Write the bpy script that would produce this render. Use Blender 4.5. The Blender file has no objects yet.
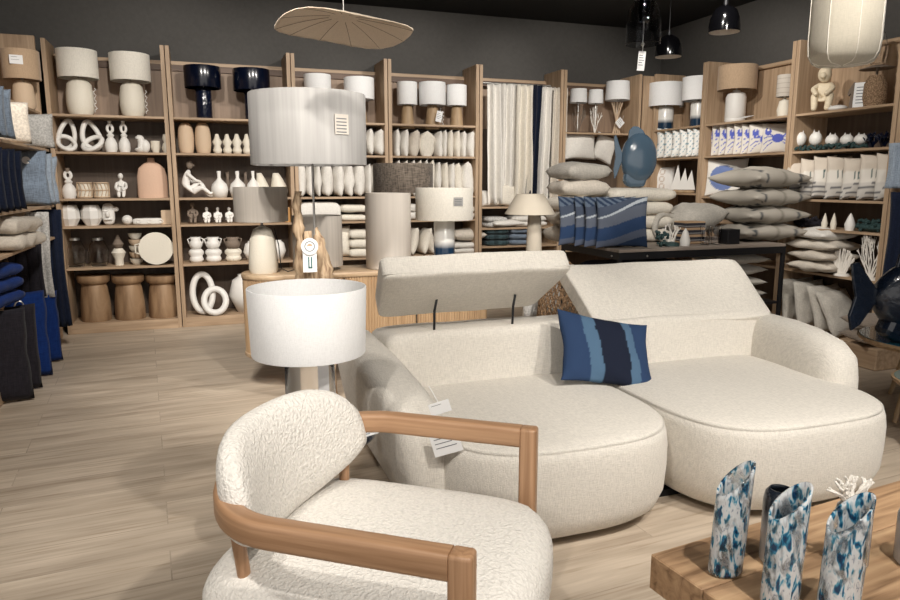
import bpy, bmesh, math, random
from mathutils import Vector, Matrix, noise
from math import sin, cos, pi, radians as R
random.seed(4)
SC = bpy.context.scene
COL = SC.collection

# ------------------------------------------------------------ camera of the place
F, H, PITCH, YAW = 690.0, 1.5, R(9.7), R(19.7)
SP, CP, SY, CY = sin(PITCH), cos(PITCH), sin(YAW), cos(YAW)
def kk(X, Y, z=1.2): return (X * SY + Y * CY) * CP - (z - H) * SP          # distance along the view axis
def S(px, X, Y, z=1.2): return px * kk(X, Y, z) / F
def hz(X, Y, yp):
    d = X * SY + Y * CY; t = (300 - yp) / F
    return H + d * (t * CP - SP) / (CP + t * SP)
def onY(px, Y, z):
    u = (px - 450) / F
    return (Y * SY + u * (Y * CY * CP - (z - H) * SP)) / (CY - u * SY * CP)
def onX(px, X, z):
    u = (px - 450) / F
    return (X * CY - u * (X * SY * CP - (z - H) * SP)) / (SY + u * CY * CP)
def fitY(x0, x1, yt, Y, z0):
    X = onY((x0 + x1) / 2, Y, z0 + .15)
    return X, S(x1 - x0, X, Y, z0 + .15) * cos(math.atan(((x0 + x1) / 2 - 450) / F)), hz(X, Y, yt) - z0
def fitX(x0, x1, yt, X, z0):
    Y = onX((x0 + x1) / 2, X, z0 + .15)
    return Y, S(x1 - x0, X, Y, z0 + .15) * cos(math.atan(((x0 + x1) / 2 - 450) / F)), hz(X, Y, yt) - z0

# ------------------------------------------------------------ materials
def nt(name):
    m = bpy.data.materials.new(name); m.use_nodes = True
    n = m.node_tree; b = n.nodes['Principled BSDF']
    return m, n, b
def plain(name, c, rough=.6, metal=0, bump=0, bscale=200, spec=.5, var=0, coat=0):
    m, n, b = nt(name)
    b.inputs['Base Color'].default_value = (*c, 1); b.inputs['Roughness'].default_value = rough
    b.inputs['Metallic'].default_value = metal; b.inputs['Specular IOR Level'].default_value = spec
    b.inputs['Coat Weight'].default_value = coat
    if bump or var:
        tc = n.nodes.new('ShaderNodeTexCoord'); ns = n.nodes.new('ShaderNodeTexNoise')
        ns.inputs['Scale'].default_value = bscale; ns.inputs['Detail'].default_value = 3
        n.links.new(tc.outputs['Object'], ns.inputs['Vector'])
        if bump:
            bp = n.nodes.new('ShaderNodeBump'); bp.inputs['Strength'].default_value = bump; bp.inputs['Distance'].default_value = .01
            n.links.new(ns.outputs['Fac'], bp.inputs['Height']); n.links.new(bp.outputs['Normal'], b.inputs['Normal'])
        if var:
            r = n.nodes.new('ShaderNodeValToRGB')
            r.color_ramp.elements[0].color = (*[x * (1 - var) for x in c], 1); r.color_ramp.elements[1].color = (*[min(1, x * (1 + var)) for x in c], 1)
            r.color_ramp.elements[0].position = .3; r.color_ramp.elements[1].position = .7
            n.links.new(ns.outputs['Fac'], r.inputs['Fac']); n.links.new(r.outputs['Color'], b.inputs['Base Color'])
    return m
def wood(name, c1, c2, sc=(3, 3, 40), rough=.55, c3=None, bump=.15):
    """grain runs along the axis whose scale is the smallest"""
    m, n, b = nt(name)
    tc = n.nodes.new('ShaderNodeTexCoord'); mp = n.nodes.new('ShaderNodeMapping'); mp.inputs['Scale'].default_value = sc
    ns = n.nodes.new('ShaderNodeTexNoise'); ns.inputs['Scale'].default_value = 1; ns.inputs['Detail'].default_value = 6; ns.inputs['Distortion'].default_value = .6
    r = n.nodes.new('ShaderNodeValToRGB'); e = r.color_ramp.elements
    e[0].color = (*c1, 1); e[1].color = (*c2, 1); e[0].position = .32; e[1].position = .68
    if c3: k = e.new(.5); k.color = (*c3, 1)
    n.links.new(tc.outputs['Object'], mp.inputs['Vector']); n.links.new(mp.outputs['Vector'], ns.inputs['Vector'])
    n.links.new(ns.outputs['Fac'], r.inputs['Fac']); n.links.new(r.outputs['Color'], b.inputs['Base Color'])
    b.inputs['Roughness'].default_value = rough
    bp = n.nodes.new('ShaderNodeBump'); bp.inputs['Strength'].default_value = bump; bp.inputs['Distance'].default_value = .004
    n.links.new(ns.outputs['Fac'], bp.inputs['Height']); n.links.new(bp.outputs['Normal'], b.inputs['Normal'])
    return m
def fabric(name, c, scale=260, bump=.5, rough=.95, var=.12, weave=True, sheen=.2):
    m, n, b = nt(name)
    tc = n.nodes.new('ShaderNodeTexCoord')
    b.inputs['Roughness'].default_value = rough; b.inputs['Specular IOR Level'].default_value = .15
    b.inputs['Sheen Weight'].default_value = sheen
    mix = n.nodes.new('ShaderNodeMath'); mix.operation = 'ADD'
    outs = []
    for ax in ((scale, scale * .12, scale * .12), (scale * .12, scale * .5, scale)):
        mp = n.nodes.new('ShaderNodeMapping'); mp.inputs['Scale'].default_value = ax if weave else (scale, scale, scale)
        ns = n.nodes.new('ShaderNodeTexNoise'); ns.inputs['Scale'].default_value = 1; ns.inputs['Detail'].default_value = 2
        n.links.new(tc.outputs['Object'], mp.inputs['Vector']); n.links.new(mp.outputs['Vector'], ns.inputs['Vector']); outs.append(ns)
    n.links.new(outs[0].outputs['Fac'], mix.inputs[0]); n.links.new(outs[1].outputs['Fac'], mix.inputs[1])
    hf = n.nodes.new('ShaderNodeMath'); hf.operation = 'MULTIPLY'; hf.inputs[1].default_value = .5; n.links.new(mix.outputs[0], hf.inputs[0])
    r = n.nodes.new('ShaderNodeValToRGB'); e = r.color_ramp.elements
    e[0].position = .38; e[1].position = .62
    e[0].color = (*[x * (1 - var * 1.6) for x in c], 1); e[1].color = (*[min(1, x * (1 + var * .5)) for x in c], 1)
    n.links.new(hf.outputs[0], r.inputs['Fac']); n.links.new(r.outputs['Color'], b.inputs['Base Color'])
    bp = n.nodes.new('ShaderNodeBump'); bp.inputs['Strength'].default_value = bump; bp.inputs['Distance'].default_value = .004
    n.links.new(hf.outputs[0], bp.inputs['Height']); n.links.new(bp.outputs['Normal'], b.inputs['Normal'])
    return m
def boucle(name, c):
    m, n, b = nt(name)
    tc = n.nodes.new('ShaderNodeTexCoord'); v = n.nodes.new('ShaderNodeTexVoronoi'); v.inputs['Scale'].default_value = 125
    v.feature = 'SMOOTH_F1'
    wp = n.nodes.new('ShaderNodeTexNoise'); wp.inputs['Scale'].default_value = 60; wp.inputs['Detail'].default_value = 2
    vm = n.nodes.new('ShaderNodeVectorMath'); vm.operation = 'MULTIPLY_ADD'; vm.inputs[1].default_value = (.016, .016, .016)
    n.links.new(tc.outputs['Object'], wp.inputs['Vector']); n.links.new(wp.outputs['Color'], vm.inputs[0]); n.links.new(tc.outputs['Object'], vm.inputs[2])
    n.links.new(vm.outputs[0], v.inputs['Vector'])
    r = n.nodes.new('ShaderNodeValToRGB'); e = r.color_ramp.elements
    e[0].position = .1; e[1].position = .75; e[0].color = (*c, 1); e[1].color = (*[x * .80 for x in c], 1)
    n.links.new(v.outputs['Distance'], r.inputs['Fac']); n.links.new(r.outputs['Color'], b.inputs['Base Color'])
    bp = n.nodes.new('ShaderNodeBump'); bp.inputs['Strength'].default_value = .7; bp.inputs['Distance'].default_value = .007; bp.invert = True
    n.links.new(v.outputs['Distance'], bp.inputs['Height']); n.links.new(bp.outputs['Normal'], b.inputs['Normal'])
    b.inputs['Roughness'].default_value = 1; b.inputs['Specular IOR Level'].default_value = .1
    return m
def vcol(name, rough=.9, bump=.2):
    """woven surface that carries its own printed colours"""
    m, n, b = nt(name)
    a = n.nodes.new('ShaderNodeVertexColor'); a.layer_name = 'Col'; n.links.new(a.outputs['Color'], b.inputs['Base Color'])
    b.inputs['Roughness'].default_value = rough; b.inputs['Specular IOR Level'].default_value = .2
    tc = n.nodes.new('ShaderNodeTexCoord'); ns = n.nodes.new('ShaderNodeTexNoise'); ns.inputs['Scale'].default_value = 300
    n.links.new(tc.outputs['Object'], ns.inputs['Vector'])
    bp = n.nodes.new('ShaderNodeBump'); bp.inputs['Strength'].default_value = bump; bp.inputs['Distance'].default_value = .004
    n.links.new(ns.outputs['Fac'], bp.inputs['Height']); n.links.new(bp.outputs['Normal'], b.inputs['Normal'])
    return m
def glass(name, c=(1, 1, 1), rough=.02, alpha=None):
    m, n, b = nt(name)
    b.inputs['Base Color'].default_value = (*c, 1); b.inputs['Transmission Weight'].default_value = 1
    b.inputs['Roughness'].default_value = rough; b.inputs['IOR'].default_value = 1.3
    if alpha is not None: b.inputs['Alpha'].default_value = alpha
    return m
def mottled(name, seed):
    m, n, b = nt(name)
    tc = n.nodes.new('ShaderNodeTexCoord')
    def nz(scale, sc, off, dist=.8):
        mp = n.nodes.new('ShaderNodeMapping'); mp.inputs['Scale'].default_value = scale; mp.inputs['Location'].default_value = (off, off * 2, off)
        x = n.nodes.new('ShaderNodeTexNoise'); x.inputs['Scale'].default_value = sc; x.inputs['Detail'].default_value = 2.5; x.inputs['Distortion'].default_value = dist
        n.links.new(tc.outputs['Object'], mp.inputs['Vector']); n.links.new(mp.outputs['Vector'], x.inputs['Vector']); return x
    a = nz((1, 1, .36), 62, seed, .45)
    r = n.nodes.new('ShaderNodeValToRGB'); r.color_ramp.interpolation = 'EASE'; e = r.color_ramp.elements
    e[0].position = .34; e[0].color = (.012, .05, .12, 1); e[1].position = .72; e[1].color = (.60, .66, .70, 1)
    for p, c in ((.385, (.02, .14, .27)), (.425, (.08, .32, .46)), (.455, (.50, .60, .65)), (.50, (.74, .76, .77)), (.60, (.70, .71, .72)), (.625, (.30, .33, .39)), (.65, (.68, .71, .73))):
        k = e.new(p); k.color = (*c, 1)
    n.links.new(a.outputs['Fac'], r.inputs['Fac']); n.links.new(r.outputs['Color'], b.inputs['Base Color'])
    t = nz((1, 1, .5), 26, seed + 3)
    tr = n.nodes.new('ShaderNodeValToRGB'); tr.color_ramp.elements[0].position = .5; tr.color_ramp.elements[1].position = .62
    tr.color_ramp.elements[0].color = (.3, .3, .3, 1); tr.color_ramp.elements[1].color = (.9, .9, .9, 1)
    n.links.new(t.outputs['Fac'], tr.inputs['Fac']); n.links.new(tr.outputs['Color'], b.inputs['Transmission Weight'])
    b.inputs['Roughness'].default_value = .06; b.inputs['Coat Weight'].default_value = .6; b.inputs['IOR'].default_value = 1.4
    return m
def floor_mat():
    m, n, b = nt('floor_planks')
    tc = n.nodes.new('ShaderNodeTexCoord'); br = n.nodes.new('ShaderNodeTexBrick')
    br.offset = .37; br.inputs['Scale'].default_value = 1; br.inputs['Brick Width'].default_value = 1.9; br.inputs['Row Height'].default_value = .24
    br.inputs['Mortar Size'].default_value = .003; br.inputs['Mortar Smooth'].default_value = .3; br.inputs['Bias'].default_value = 0
    br.inputs['Color1'].default_value = (.40, .40, .40, 1); br.inputs['Color2'].default_value = (.62, .62, .62, 1); br.inputs['Mortar'].default_value = (.2, .2, .2, 1)
    mp0 = n.nodes.new('ShaderNodeMapping'); mp0.inputs['Rotation'].default_value = (0, 0, R(-4))
    n.links.new(tc.outputs['Object'], mp0.inputs['Vector']); n.links.new(mp0.outputs['Vector'], br.inputs['Vector'])
    def nz(sc, det, dist, off=0):
        mp = n.nodes.new('ShaderNodeMapping'); mp.inputs['Scale'].default_value = sc; mp.inputs['Location'].default_value = (off, off, 0)
        x = n.nodes.new('ShaderNodeTexNoise'); x.inputs['Scale'].default_value = 1; x.inputs['Detail'].default_value = det; x.inputs['Distortion'].default_value = dist
        ad = n.nodes.new('ShaderNodeVectorMath'); ad.operation = 'ADD'
        n.links.new(mp0.outputs['Vector'], mp.inputs['Vector'])
        cm = n.nodes.new('ShaderNodeVectorMath'); cm.operation = 'SCALE'; cm.inputs['Scale'].default_value = 9
        n.links.new(br.outputs['Color'], cm.inputs[0]); n.links.new(mp.outputs['Vector'], ad.inputs[0]); n.links.new(cm.outputs[0], ad.inputs[1])
        n.links.new(ad.outputs[0], x.inputs['Vector']); return x
    g = nz((3.0, 55, 1), 9, .35); g2 = nz((1.2, 9, 1), 5, .5, 7)
    r = n.nodes.new('ShaderNodeValToRGB'); e = r.color_ramp.elements
    e[0].position = .25; e[0].color = (.36, .28, .20, 1); e[1].position = .70; e[1].color = (.58, .49, .39, 1)
    k = e.new(.42); k.color = (.50, .415, .325, 1)
    n.links.new(g.outputs['Fac'], r.inputs['Fac'])
    r2 = n.nodes.new('ShaderNodeValToRGB'); e = r2.color_ramp.elements
    e[0].position = .3; e[0].color = (.74, .72, .70, 1); e[1].position = .6; e[1].color = (1.0, 1.0, 1.0, 1)
    n.links.new(g2.outputs['Fac'], r2.inputs['Fac'])
    mx = n.nodes.new('ShaderNodeMixRGB'); mx.blend_type = 'MULTIPLY'; mx.inputs['Fac'].default_value = 1
    n.links.new(r.outputs['Color'], mx.inputs['Color1']); n.links.new(r2.outputs['Color'], mx.inputs['Color2'])
    mx2 = n.nodes.new('ShaderNodeMixRGB'); mx2.blend_type = 'OVERLAY'; mx2.inputs['Fac'].default_value = .35
    n.links.new(mx.outputs['Color'], mx2.inputs['Color1']); n.links.new(br.outputs['Color'], mx2.inputs['Color2'])
    n.links.new(mx2.outputs['Color'], b.inputs['Base Color'])
    b.inputs['Roughness'].default_value = .45; b.inputs['Specular IOR Level'].default_value = .35
    bp = n.nodes.new('ShaderNodeBump'); bp.inputs['Strength'].default_value = .12; bp.inputs['Distance'].default_value = .003
    n.links.new(g.outputs['Fac'], bp.inputs['Height']); n.links.new(bp.outputs['Normal'], b.inputs['Normal'])
    return m
def basket_mat(name, c1, c2, s=60):
    m, n, b = nt(name)
    tc = n.nodes.new('ShaderNodeTexCoord'); v = n.nodes.new('ShaderNodeTexVoronoi'); v.inputs['Scale'].default_value = s
    n.links.new(tc.outputs['Object'], v.inputs['Vector'])
    r = n.nodes.new('ShaderNodeValToRGB'); r.color_ramp.elements[0].color = (*c1, 1); r.color_ramp.elements[1].color = (*c2, 1); r.color_ramp.elements[1].position = .7
    n.links.new(v.outputs['Distance'], r.inputs['Fac']); n.links.new(r.outputs['Color'], b.inputs['Base Color'])
    bp = n.nodes.new('ShaderNodeBump'); bp.inputs['Strength'].default_value = .8; bp.inputs['Distance'].default_value = .01; bp.invert = True
    n.links.new(v.outputs['Distance'], bp.inputs['Height']); n.links.new(bp.outputs['Normal'], b.inputs['Normal'])
    b.inputs['Roughness'].default_value = .8
    return m
def stripey(name, cols, scale, axis='Z', rough=.9):
    """bands that repeat along one axis"""
    m, n, b = nt(name)
    tc = n.nodes.new('ShaderNodeTexCoord'); sx = n.nodes.new('ShaderNodeSeparateXYZ'); n.links.new(tc.outputs['Object'], sx.inputs[0])
    ml = n.nodes.new('ShaderNodeMath'); ml.operation = 'MULTIPLY'; ml.inputs[1].default_value = scale; n.links.new(sx.outputs[axis], ml.inputs[0])
    fr = n.nodes.new('ShaderNodeMath'); fr.operation = 'FRACT'; n.links.new(ml.outputs[0], fr.inputs[0])
    r = n.nodes.new('ShaderNodeValToRGB'); r.color_ramp.interpolation = 'CONSTANT'; e = r.color_ramp.elements
    e[0].color = (*cols[0][1], 1); e[1].position = cols[1][0]; e[1].color = (*cols[1][1], 1)
    for p, c in cols[2:]: k = e.new(p); k.color = (*c, 1)
    n.links.new(fr.outputs[0], r.inputs['Fac']); n.links.new(r.outputs['Color'], b.inputs['Base Color']); b.inputs['Roughness'].default_value = rough
    return m

def slub(name, c, var=.14):
    m, n, b = nt(name)
    tc = n.nodes.new('ShaderNodeTexCoord'); mp = n.nodes.new('ShaderNodeMapping'); mp.inputs['Scale'].default_value = (34, 34, 1.1)
    ns = n.nodes.new('ShaderNodeTexNoise'); ns.inputs['Scale'].default_value = 1; ns.inputs['Detail'].default_value = 5
    r = n.nodes.new('ShaderNodeValToRGB'); e = r.color_ramp.elements; e[0].position = .3; e[1].position = .72
    e[0].color = (*[x * (1 - var) for x in c], 1); e[1].color = (*[min(1, x * (1 + var)) for x in c], 1)
    n.links.new(tc.outputs['Object'], mp.inputs['Vector']); n.links.new(mp.outputs['Vector'], ns.inputs['Vector'])
    n.links.new(ns.outputs['Fac'], r.inputs['Fac']); n.links.new(r.outputs['Color'], b.inputs['Base Color'])
    b.inputs['Roughness'].default_value = .8; b.inputs['Specular IOR Level'].default_value = .25
    return m
M = {}
W1, W2 = (.33, .225, .14), (.50, .36, .24)
M['wood_z'] = wood('oak_upright', W1, W2, (30, 30, 1.6))
M['wood_x'] = wood('oak_shelf', W1, W2, (1.6, 30, 30))
M['wood_y'] = wood('oak_side_shelf', W1, W2, (30, 1.6, 30))
M['back'] = wood('shaded_back_board', (.085, .058, .042), (.125, .09, .065), (22, 22, 1.2))  # board tone darkened to paint in the shade of the lower shelves
M['back_lit'] = wood('lit_back_board', (.24, .165, .115), (.34, .24, .17), (22, 22, 1.2))  # same board painted lighter, as lit behind the top shelf
M['rail'] = wood('dark_rail', (.10, .06, .04), (.17, .105, .07), (1.6, 30, 30))
M['gap'] = plain('shadow_gap_strip', (.02, .016, .013), .8)
M['floor'] = floor_mat()
M['wallgrey'] = plain('grey_wall_paint', (.078, .074, .069), .85, bump=.1, bscale=30, var=.06)
M['black'] = plain('black_ceiling', (.003, .003, .003), .9)
M['sofa'] = fabric('cream_sofa_weave', (.71, .67, .605), 330, 1.0, var=.09)
M['sofashade'] = fabric('cream_sofa_base', (.62, .55, .46), 300, .5, var=.10)
M['boucle'] = boucle('ivory_boucle', (.82, .785, .73))
M['chairwood'] = wood('ash_wood', (.30, .165, .085), (.46, .275, .155), (60, 60, 2.5), .42, (.385, .22, .12), .06)
M['blackmetal'] = plain('black_metal', (.012, .012, .014), .45, .3)
M['steel'] = plain('brushed_steel', (.55, .54, .52), .35, .9)
M['white'] = plain('matt_white_ceramic', (.77, .75, .715), .5, bump=.1, bscale=60)
M['cream'] = plain('cream_ceramic', (.74, .69, .59), .6, bump=.25, bscale=80)
M['beige'] = plain('beige_ceramic', (.62, .47, .33), .7, bump=.3, bscale=70)
M['pink'] = plain('blush_clay', (.66, .45, .33), .75, bump=.2, bscale=50)
M['greyclay'] = plain('grey_brown_clay', (.20, .155, .12), .8, bump=.3, bscale=70)
M['shadew'] = fabric('white_linen_shade', (.86, .86, .86), 420, .2, var=.04)
M['shadeg'] = slub('grey_linen_shade', (.37, .36, .35), .13)
M['shadeg2'] = slub('warm_grey_shade', (.47, .43, .385), .14)
M['shadet'] = slub('stone_shade', (.58, .53, .475), .06)
M['shadec'] = fabric('cream_shade', (.80, .76, .68), 300, .25, var=.07)
M['shadetan'] = fabric('tan_shade', (.50, .36, .24), 300, .25, var=.09)
M['shadebrown'] = fabric('brown_grasscloth_shade', (.20, .165, .135), 120, .8, var=.35)
M['shadenavy'] = plain('glossy_navy_shade', (.002, .004, .013), .2, coat=.25)
M['navyglaze'] = plain('navy_glaze', (.003, .006, .02), .2, coat=.3, bump=.5, bscale=30)
M['fish1'] = plain('dusty_blue_glaze', (.07, .115, .165), .22, coat=.5, bump=.15, bscale=25)
M['fish2'] = plain('deep_navy_glaze', (.008, .014, .028), .22, coat=.35, bump=.5, bscale=34)
M['glass'] = glass('clear_glass')
M['smoke'] = glass('smoky_glass', (.55, .56, .58), .03)
M['frost'] = glass('greyish_lamp_glass', (.86, .88, .90), .12)
M['domeblack'] = plain('gloss_black_metal', (.0015, .0015, .002), .12, .0, coat=.4)
M['domein'] = plain('pale_inner_reflector', (.75, .68, .60), .5)
M['whitefab'] = fabric('white_linen', (.76, .73, .68), 200, .5, var=.07)
M['creamfab'] = fabric('cream_linen', (.76, .71, .62), 200, .5, var=.08)
M['beigefab'] = fabric('beige_linen', (.64, .58, .50), 200, .5, var=.1)
M['greyfab'] = fabric('grey_linen', (.50, .47, .42), 200, .5, var=.12)
M['taupefab'] = fabric('taupe_linen', (.33, .27, .22), 160, .6, var=.14)
M['knit'] = fabric('pale_grey_knit', (.52, .51, .49), 70, .9, var=.16, weave=False)
M['creamknit'] = fabric('cream_fleece', (.78, .70, .60), 60, .9, var=.12, weave=False)
M['denim'] = fabric('washed_blue_linen', (.20, .25, .32), 160, .5, var=.2)
M['denim2'] = fabric('pale_blue_linen', (.31, .37, .45), 160, .5, var=.15)
M['navyfab'] = fabric('navy_fabric', (.010, .015, .034), 160, .4, var=.2, sheen=.05)
M['cobalt'] = fabric('cobalt_fabric', (.008, .032, .16), 160, .4, var=.15, sheen=.05)
M['blackfab'] = fabric('charcoal_fabric', (.022, .020, .026), 160, .4, var=.2, sheen=.05)
M['teal'] = fabric('dark_teal_throw', (.05, .085, .095), 60, .9, var=.5)
M['print'] = vcol('printed_fabric')
M['table'] = wood('rustic_oak_slab', (.20, .115, .06), (.52, .35, .205), (2.0, 26, 26), .5, (.40, .25, .14), .4)
M['sideb'] = wood('natural_oak', (.35, .225, .125), (.52, .36, .215), (24, 24, 2), .5)
M['sidet'] = wood('natural_oak_top', (.40, .27, .16), (.58, .43, .28), (2, 24, 24), .45)
M['drift'] = wood('driftwood', (.17, .10, .055), (.54, .41, .28), (40, 40, 5), .75, (.42, .30, .19), .8)
M['stool'] = wood('turned_suar_wood', (.17, .095, .05), (.40, .26, .15), (9, 9, 3), .6, (.30, .185, .10))
M['lampwood'] = wood('pale_turned_wood', (.30, .20, .11), (.46, .33, .20), (14, 14, 5), .6)
M['card'] = plain('white_card', (.80, .80, .80), .6)
M['ink'] = plain('grey_ink', (.16, .17, .18), .7)
M['tagteal'] = plain('teal_ink', (.03, .12, .12), .7)
M['tealtop'] = plain('teal_lacquer', (.02, .105, .16), .2, coat=.6)
M['minttop'] = plain('grey_green_lacquer', (.25, .33, .31), .25, coat=.5)
M['coral'] = plain('white_coral_plaster', (.80, .76, .70), .8, bump=.5, bscale=120)
M['greenleaf'] = plain('dark_teal_pine', (.02, .05, .05), .7, bump=.8, bscale=60)
M['whitecord'] = plain('white_cord', (.75, .73, .70), .5)
M['wicker'] = basket_mat('seagrass', (.46, .30, .17), (.14, .08, .04), 70)
M['wovenlamp'] = basket_mat('woven_rattan', (.50, .34, .21), (.18, .11, .06), 90)
M['stripebox'] = stripey('striped_rope', [(0, (.45, .30, .18)), (.35, (.03, .03, .04)), (.5, (.30, .28, .27)), (.62, (.03, .03, .04))], 16, 'Z')
M['rootcream'] = plain('cream_resin', (.70, .60, .44), .6, bump=.3, bscale=30)
M['pendant'] = fabric('pleated_fabric_shade', (.66, .55, .43), 500, .2, var=.06)
M['pendant2'] = fabric('ivory_paper_shade', (.50, .46, .38), 300, .15, var=.05)
M['mush'] = plain('beige_lamp_paper', (.56, .50, .41), .8)
M['orange'] = plain('honey_wood', (.50, .26, .08), .5)
M['slatgrey'] = wood('weathered_slats', (.20, .16, .13), (.32, .27, .23), (2, 26, 26), .6)
M['blueband'] = None
def banded(name, zs, c_low, c_high, soft=.02):
    m, n, b = nt(name)
    tc = n.nodes.new('ShaderNodeTexCoord'); sx = n.nodes.new('ShaderNodeSeparateXYZ'); n.links.new(tc.outputs['Object'], sx.inputs[0])
    mr = n.nodes.new('ShaderNodeMapRange'); mr.inputs['From Min'].default_value = zs - soft; mr.inputs['From Max'].default_value = zs + soft
    n.links.new(sx.outputs['Z'], mr.inputs['Value'])
    mx = n.nodes.new('ShaderNodeMixRGB'); mx.inputs['Color1'].default_value = (*c_low, 1); mx.inputs['Color2'].default_value = (*c_high, 1)
    n.links.new(mr.outputs['Result'], mx.inputs['Fac']); n.links.new(mx.outputs['Color'], b.inputs['Base Color'])
    b.inputs['Roughness'].default_value = .25; b.inputs['Coat Weight'].default_value = .4
    return m
M['dipblue'] = banded('blue_dipped_glaze', .11, (.008, .028, .06), (.74, .73, .70), .025)
M['dipdark'] = banded('navy_over_grey_glaze', .12, (.36, .36, .37), (.015, .03, .06), .03)

# ------------------------------------------------------------ mesh tools
class G:
    def __init__(s): s.bm = bmesh.new(); s.mi = 0
    def _done(s, vs):
        if s.mi:
            for f in {f for v in vs for f in v.link_faces}: f.material_index = s.mi
    def box(s, x0, x1, y0, y1, z0, z1, bev=0, seg=2):
        r = bmesh.ops.create_cube(s.bm, size=1)['verts']
        for v in r: v.co = Vector(((x0 + x1) / 2 + v.co.x * (x1 - x0), (y0 + y1) / 2 + v.co.y * (y1 - y0), (z0 + z1) / 2 + v.co.z * (z1 - z0)))
        if bev:
            es = list({e for v in r for e in v.link_edges})
            o = bmesh.ops.bevel(s.bm, geom=es, offset=bev, segments=seg, affect='EDGES', profile=.5)
            r = o['verts']
        s._done(r); return s
    def lathe(s, prof, cx=0, cy=0, n=24, sx=1, sy=1, z0=0, closed=False):
        rings = []
        for r, z in prof:
            if r <= 1e-6: rings.append([s.bm.verts.new((cx, cy, z + z0))])
            else: rings.append([s.bm.verts.new((cx + sx * r * cos(2 * pi * i / n), cy + sy * r * sin(2 * pi * i / n), z + z0)) for i in range(n)])
        prs = list(zip(rings, rings[1:])) + ([(rings[-1], rings[0])] if closed else [])
        for a, b in prs:
            for i in range(n):
                j = (i + 1) % n
                if len(a) == 1 and len(b) == 1: continue
                if len(a) == 1: f = s.bm.faces.new((a[0], b[j], b[i]))
                elif len(b) == 1: f = s.bm.faces.new((a[i], a[j], b[0]))
                else: f = s.bm.faces.new((a[i], a[j], b[j], b[i]))
        s._done([v for r in rings for v in r]); return s
    def tube(s, pts, rad, n=8, closed=False, cap=True):
        pts = [Vector(p) for p in pts]; m = len(pts)
        if not hasattr(rad, '__len__'): rad = [rad] * m
        rings = []; up = None
        for i, p in enumerate(pts):
            if closed: t = pts[(i + 1) % m] - pts[i - 1]
            else: t = pts[min(i + 1, m - 1)] - pts[max(i - 1, 0)]
            if t.length < 1e-9: t = Vector((0, 0, 1))
            t.normalize()
            if up is None: up = Vector((0, 0, 1)) if abs(t.z) < .9 else Vector((1, 0, 0))
            a = t.cross(up)
            if a.length < 1e-4: a = t.orthogonal()
            a.normalize(); b = a.cross(t).normalized(); up = b
            rings.append([s.bm.verts.new(p + rad[i] * (a * cos(2 * pi * k / n) + b * sin(2 * pi * k / n))) for k in range(n)])
        for i in range(m if closed else m - 1):
            a, b = rings[i], rings[(i + 1) % m]
            for k in range(n): s.bm.faces.new((a[k], a[(k + 1) % n], b[(k + 1) % n], b[k]))
        if cap and not closed:
            s.bm.faces.new(list(reversed(rings[0]))); s.bm.faces.new(rings[-1])
        s._done([v for r in rings for v in r]); return s
    def ball(s, c, rx, ry=None, rz=None, u=14, v=9):
        r = bmesh.ops.create_uvsphere(s.bm, u_segments=u, v_segments=v, radius=1)['verts']
        for k in r: k.co = Vector((c[0] + k.co.x * rx, c[1] + k.co.y * (ry or rx), c[2] + k.co.z * (rz or rx)))
        s._done(r); return s
    def loft(s, rings, cap=True, closed=False):
        R_ = [[s.bm.verts.new(p) for p in r] for r in rings]; n = len(R_[0])
        for a, b in list(zip(R_, R_[1:])) + ([(R_[-1], R_[0])] if closed else []):
            for k in range(n): s.bm.faces.new((a[k], a[(k + 1) % n], b[(k + 1) % n], b[k]))
        if cap and not closed: s.bm.faces.new(list(reversed(R_[0]))); s.bm.faces.new(R_[-1])
        s._done([v for r in R_ for v in r]); return s
    def soft(s, w, d, h, e=4, c=(0, 0, 0), n=8, e2=None):
        """box with puffed round edges"""
        t = bmesh.new(); bmesh.ops.create_cube(t, size=2)
        bmesh.ops.subdivide_edges(t, edges=t.edges[:], cuts=n, use_grid_fill=True)
        mp = {}
        for v in t.verts:
            p = v.co; L = (abs(p.x) ** e + abs(p.y) ** e + abs(p.z) ** (e2 or e)) ** (1 / e)
            q = p / L
            mp[v] = s.bm.verts.new((c[0] + q.x * w / 2, c[1] + q.y * d / 2, c[2] + q.z * h / 2))
        for f in t.faces: s.bm.faces.new([mp[v] for v in f.verts])
        t.free(); s._done(mp.values()); return s
    def move(s, fn):
        for v in s.bm.verts: v.co = Vector(fn(v.co))
        return s
    def build(s, name, mats, parent=None, loc=None, rot=None, smooth=True, sharp=40):
        bmesh.ops.recalc_face_normals(s.bm, faces=s.bm.faces[:])
        me = bpy.data.meshes.new(name); s.bm.to_mesh(me); s.bm.free()
        return link(name, me, mats, parent, loc, rot, smooth, sharp)
def link(name, me, mats, parent=None, loc=None, rot=None, smooth=True, sharp=40):
    if not isinstance(mats, (list, tuple)): mats = [mats]
    for m in mats: me.materials.append(M[m] if isinstance(m, str) else m)
    if smooth:
        me.shade_smooth()
        if sharp:
            try: me.set_sharp_from_angle(angle=R(sharp))
            except Exception: pass
    o = bpy.data.objects.new(name, me); COL.objects.link(o)
    if parent: o.parent = parent
    if loc: o.location = loc
    if rot: o.rotation_euler = rot
    return o
def tag(o, label=None, cat=None, group=None, kind=None):
    if label: o['label'] = label
    if cat: o['category'] = cat
    if group: o['group'] = group
    if kind: o['kind'] = kind
    return o
def T(name, label, cat, loc=(0, 0, 0), rz=0, group=None):
    o = bpy.data.objects.new(name, None); COL.objects.link(o); o.empty_display_size = .1
    o.location = loc; o.rotation_euler = (0, 0, rz); return tag(o, label, cat, group)
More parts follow.
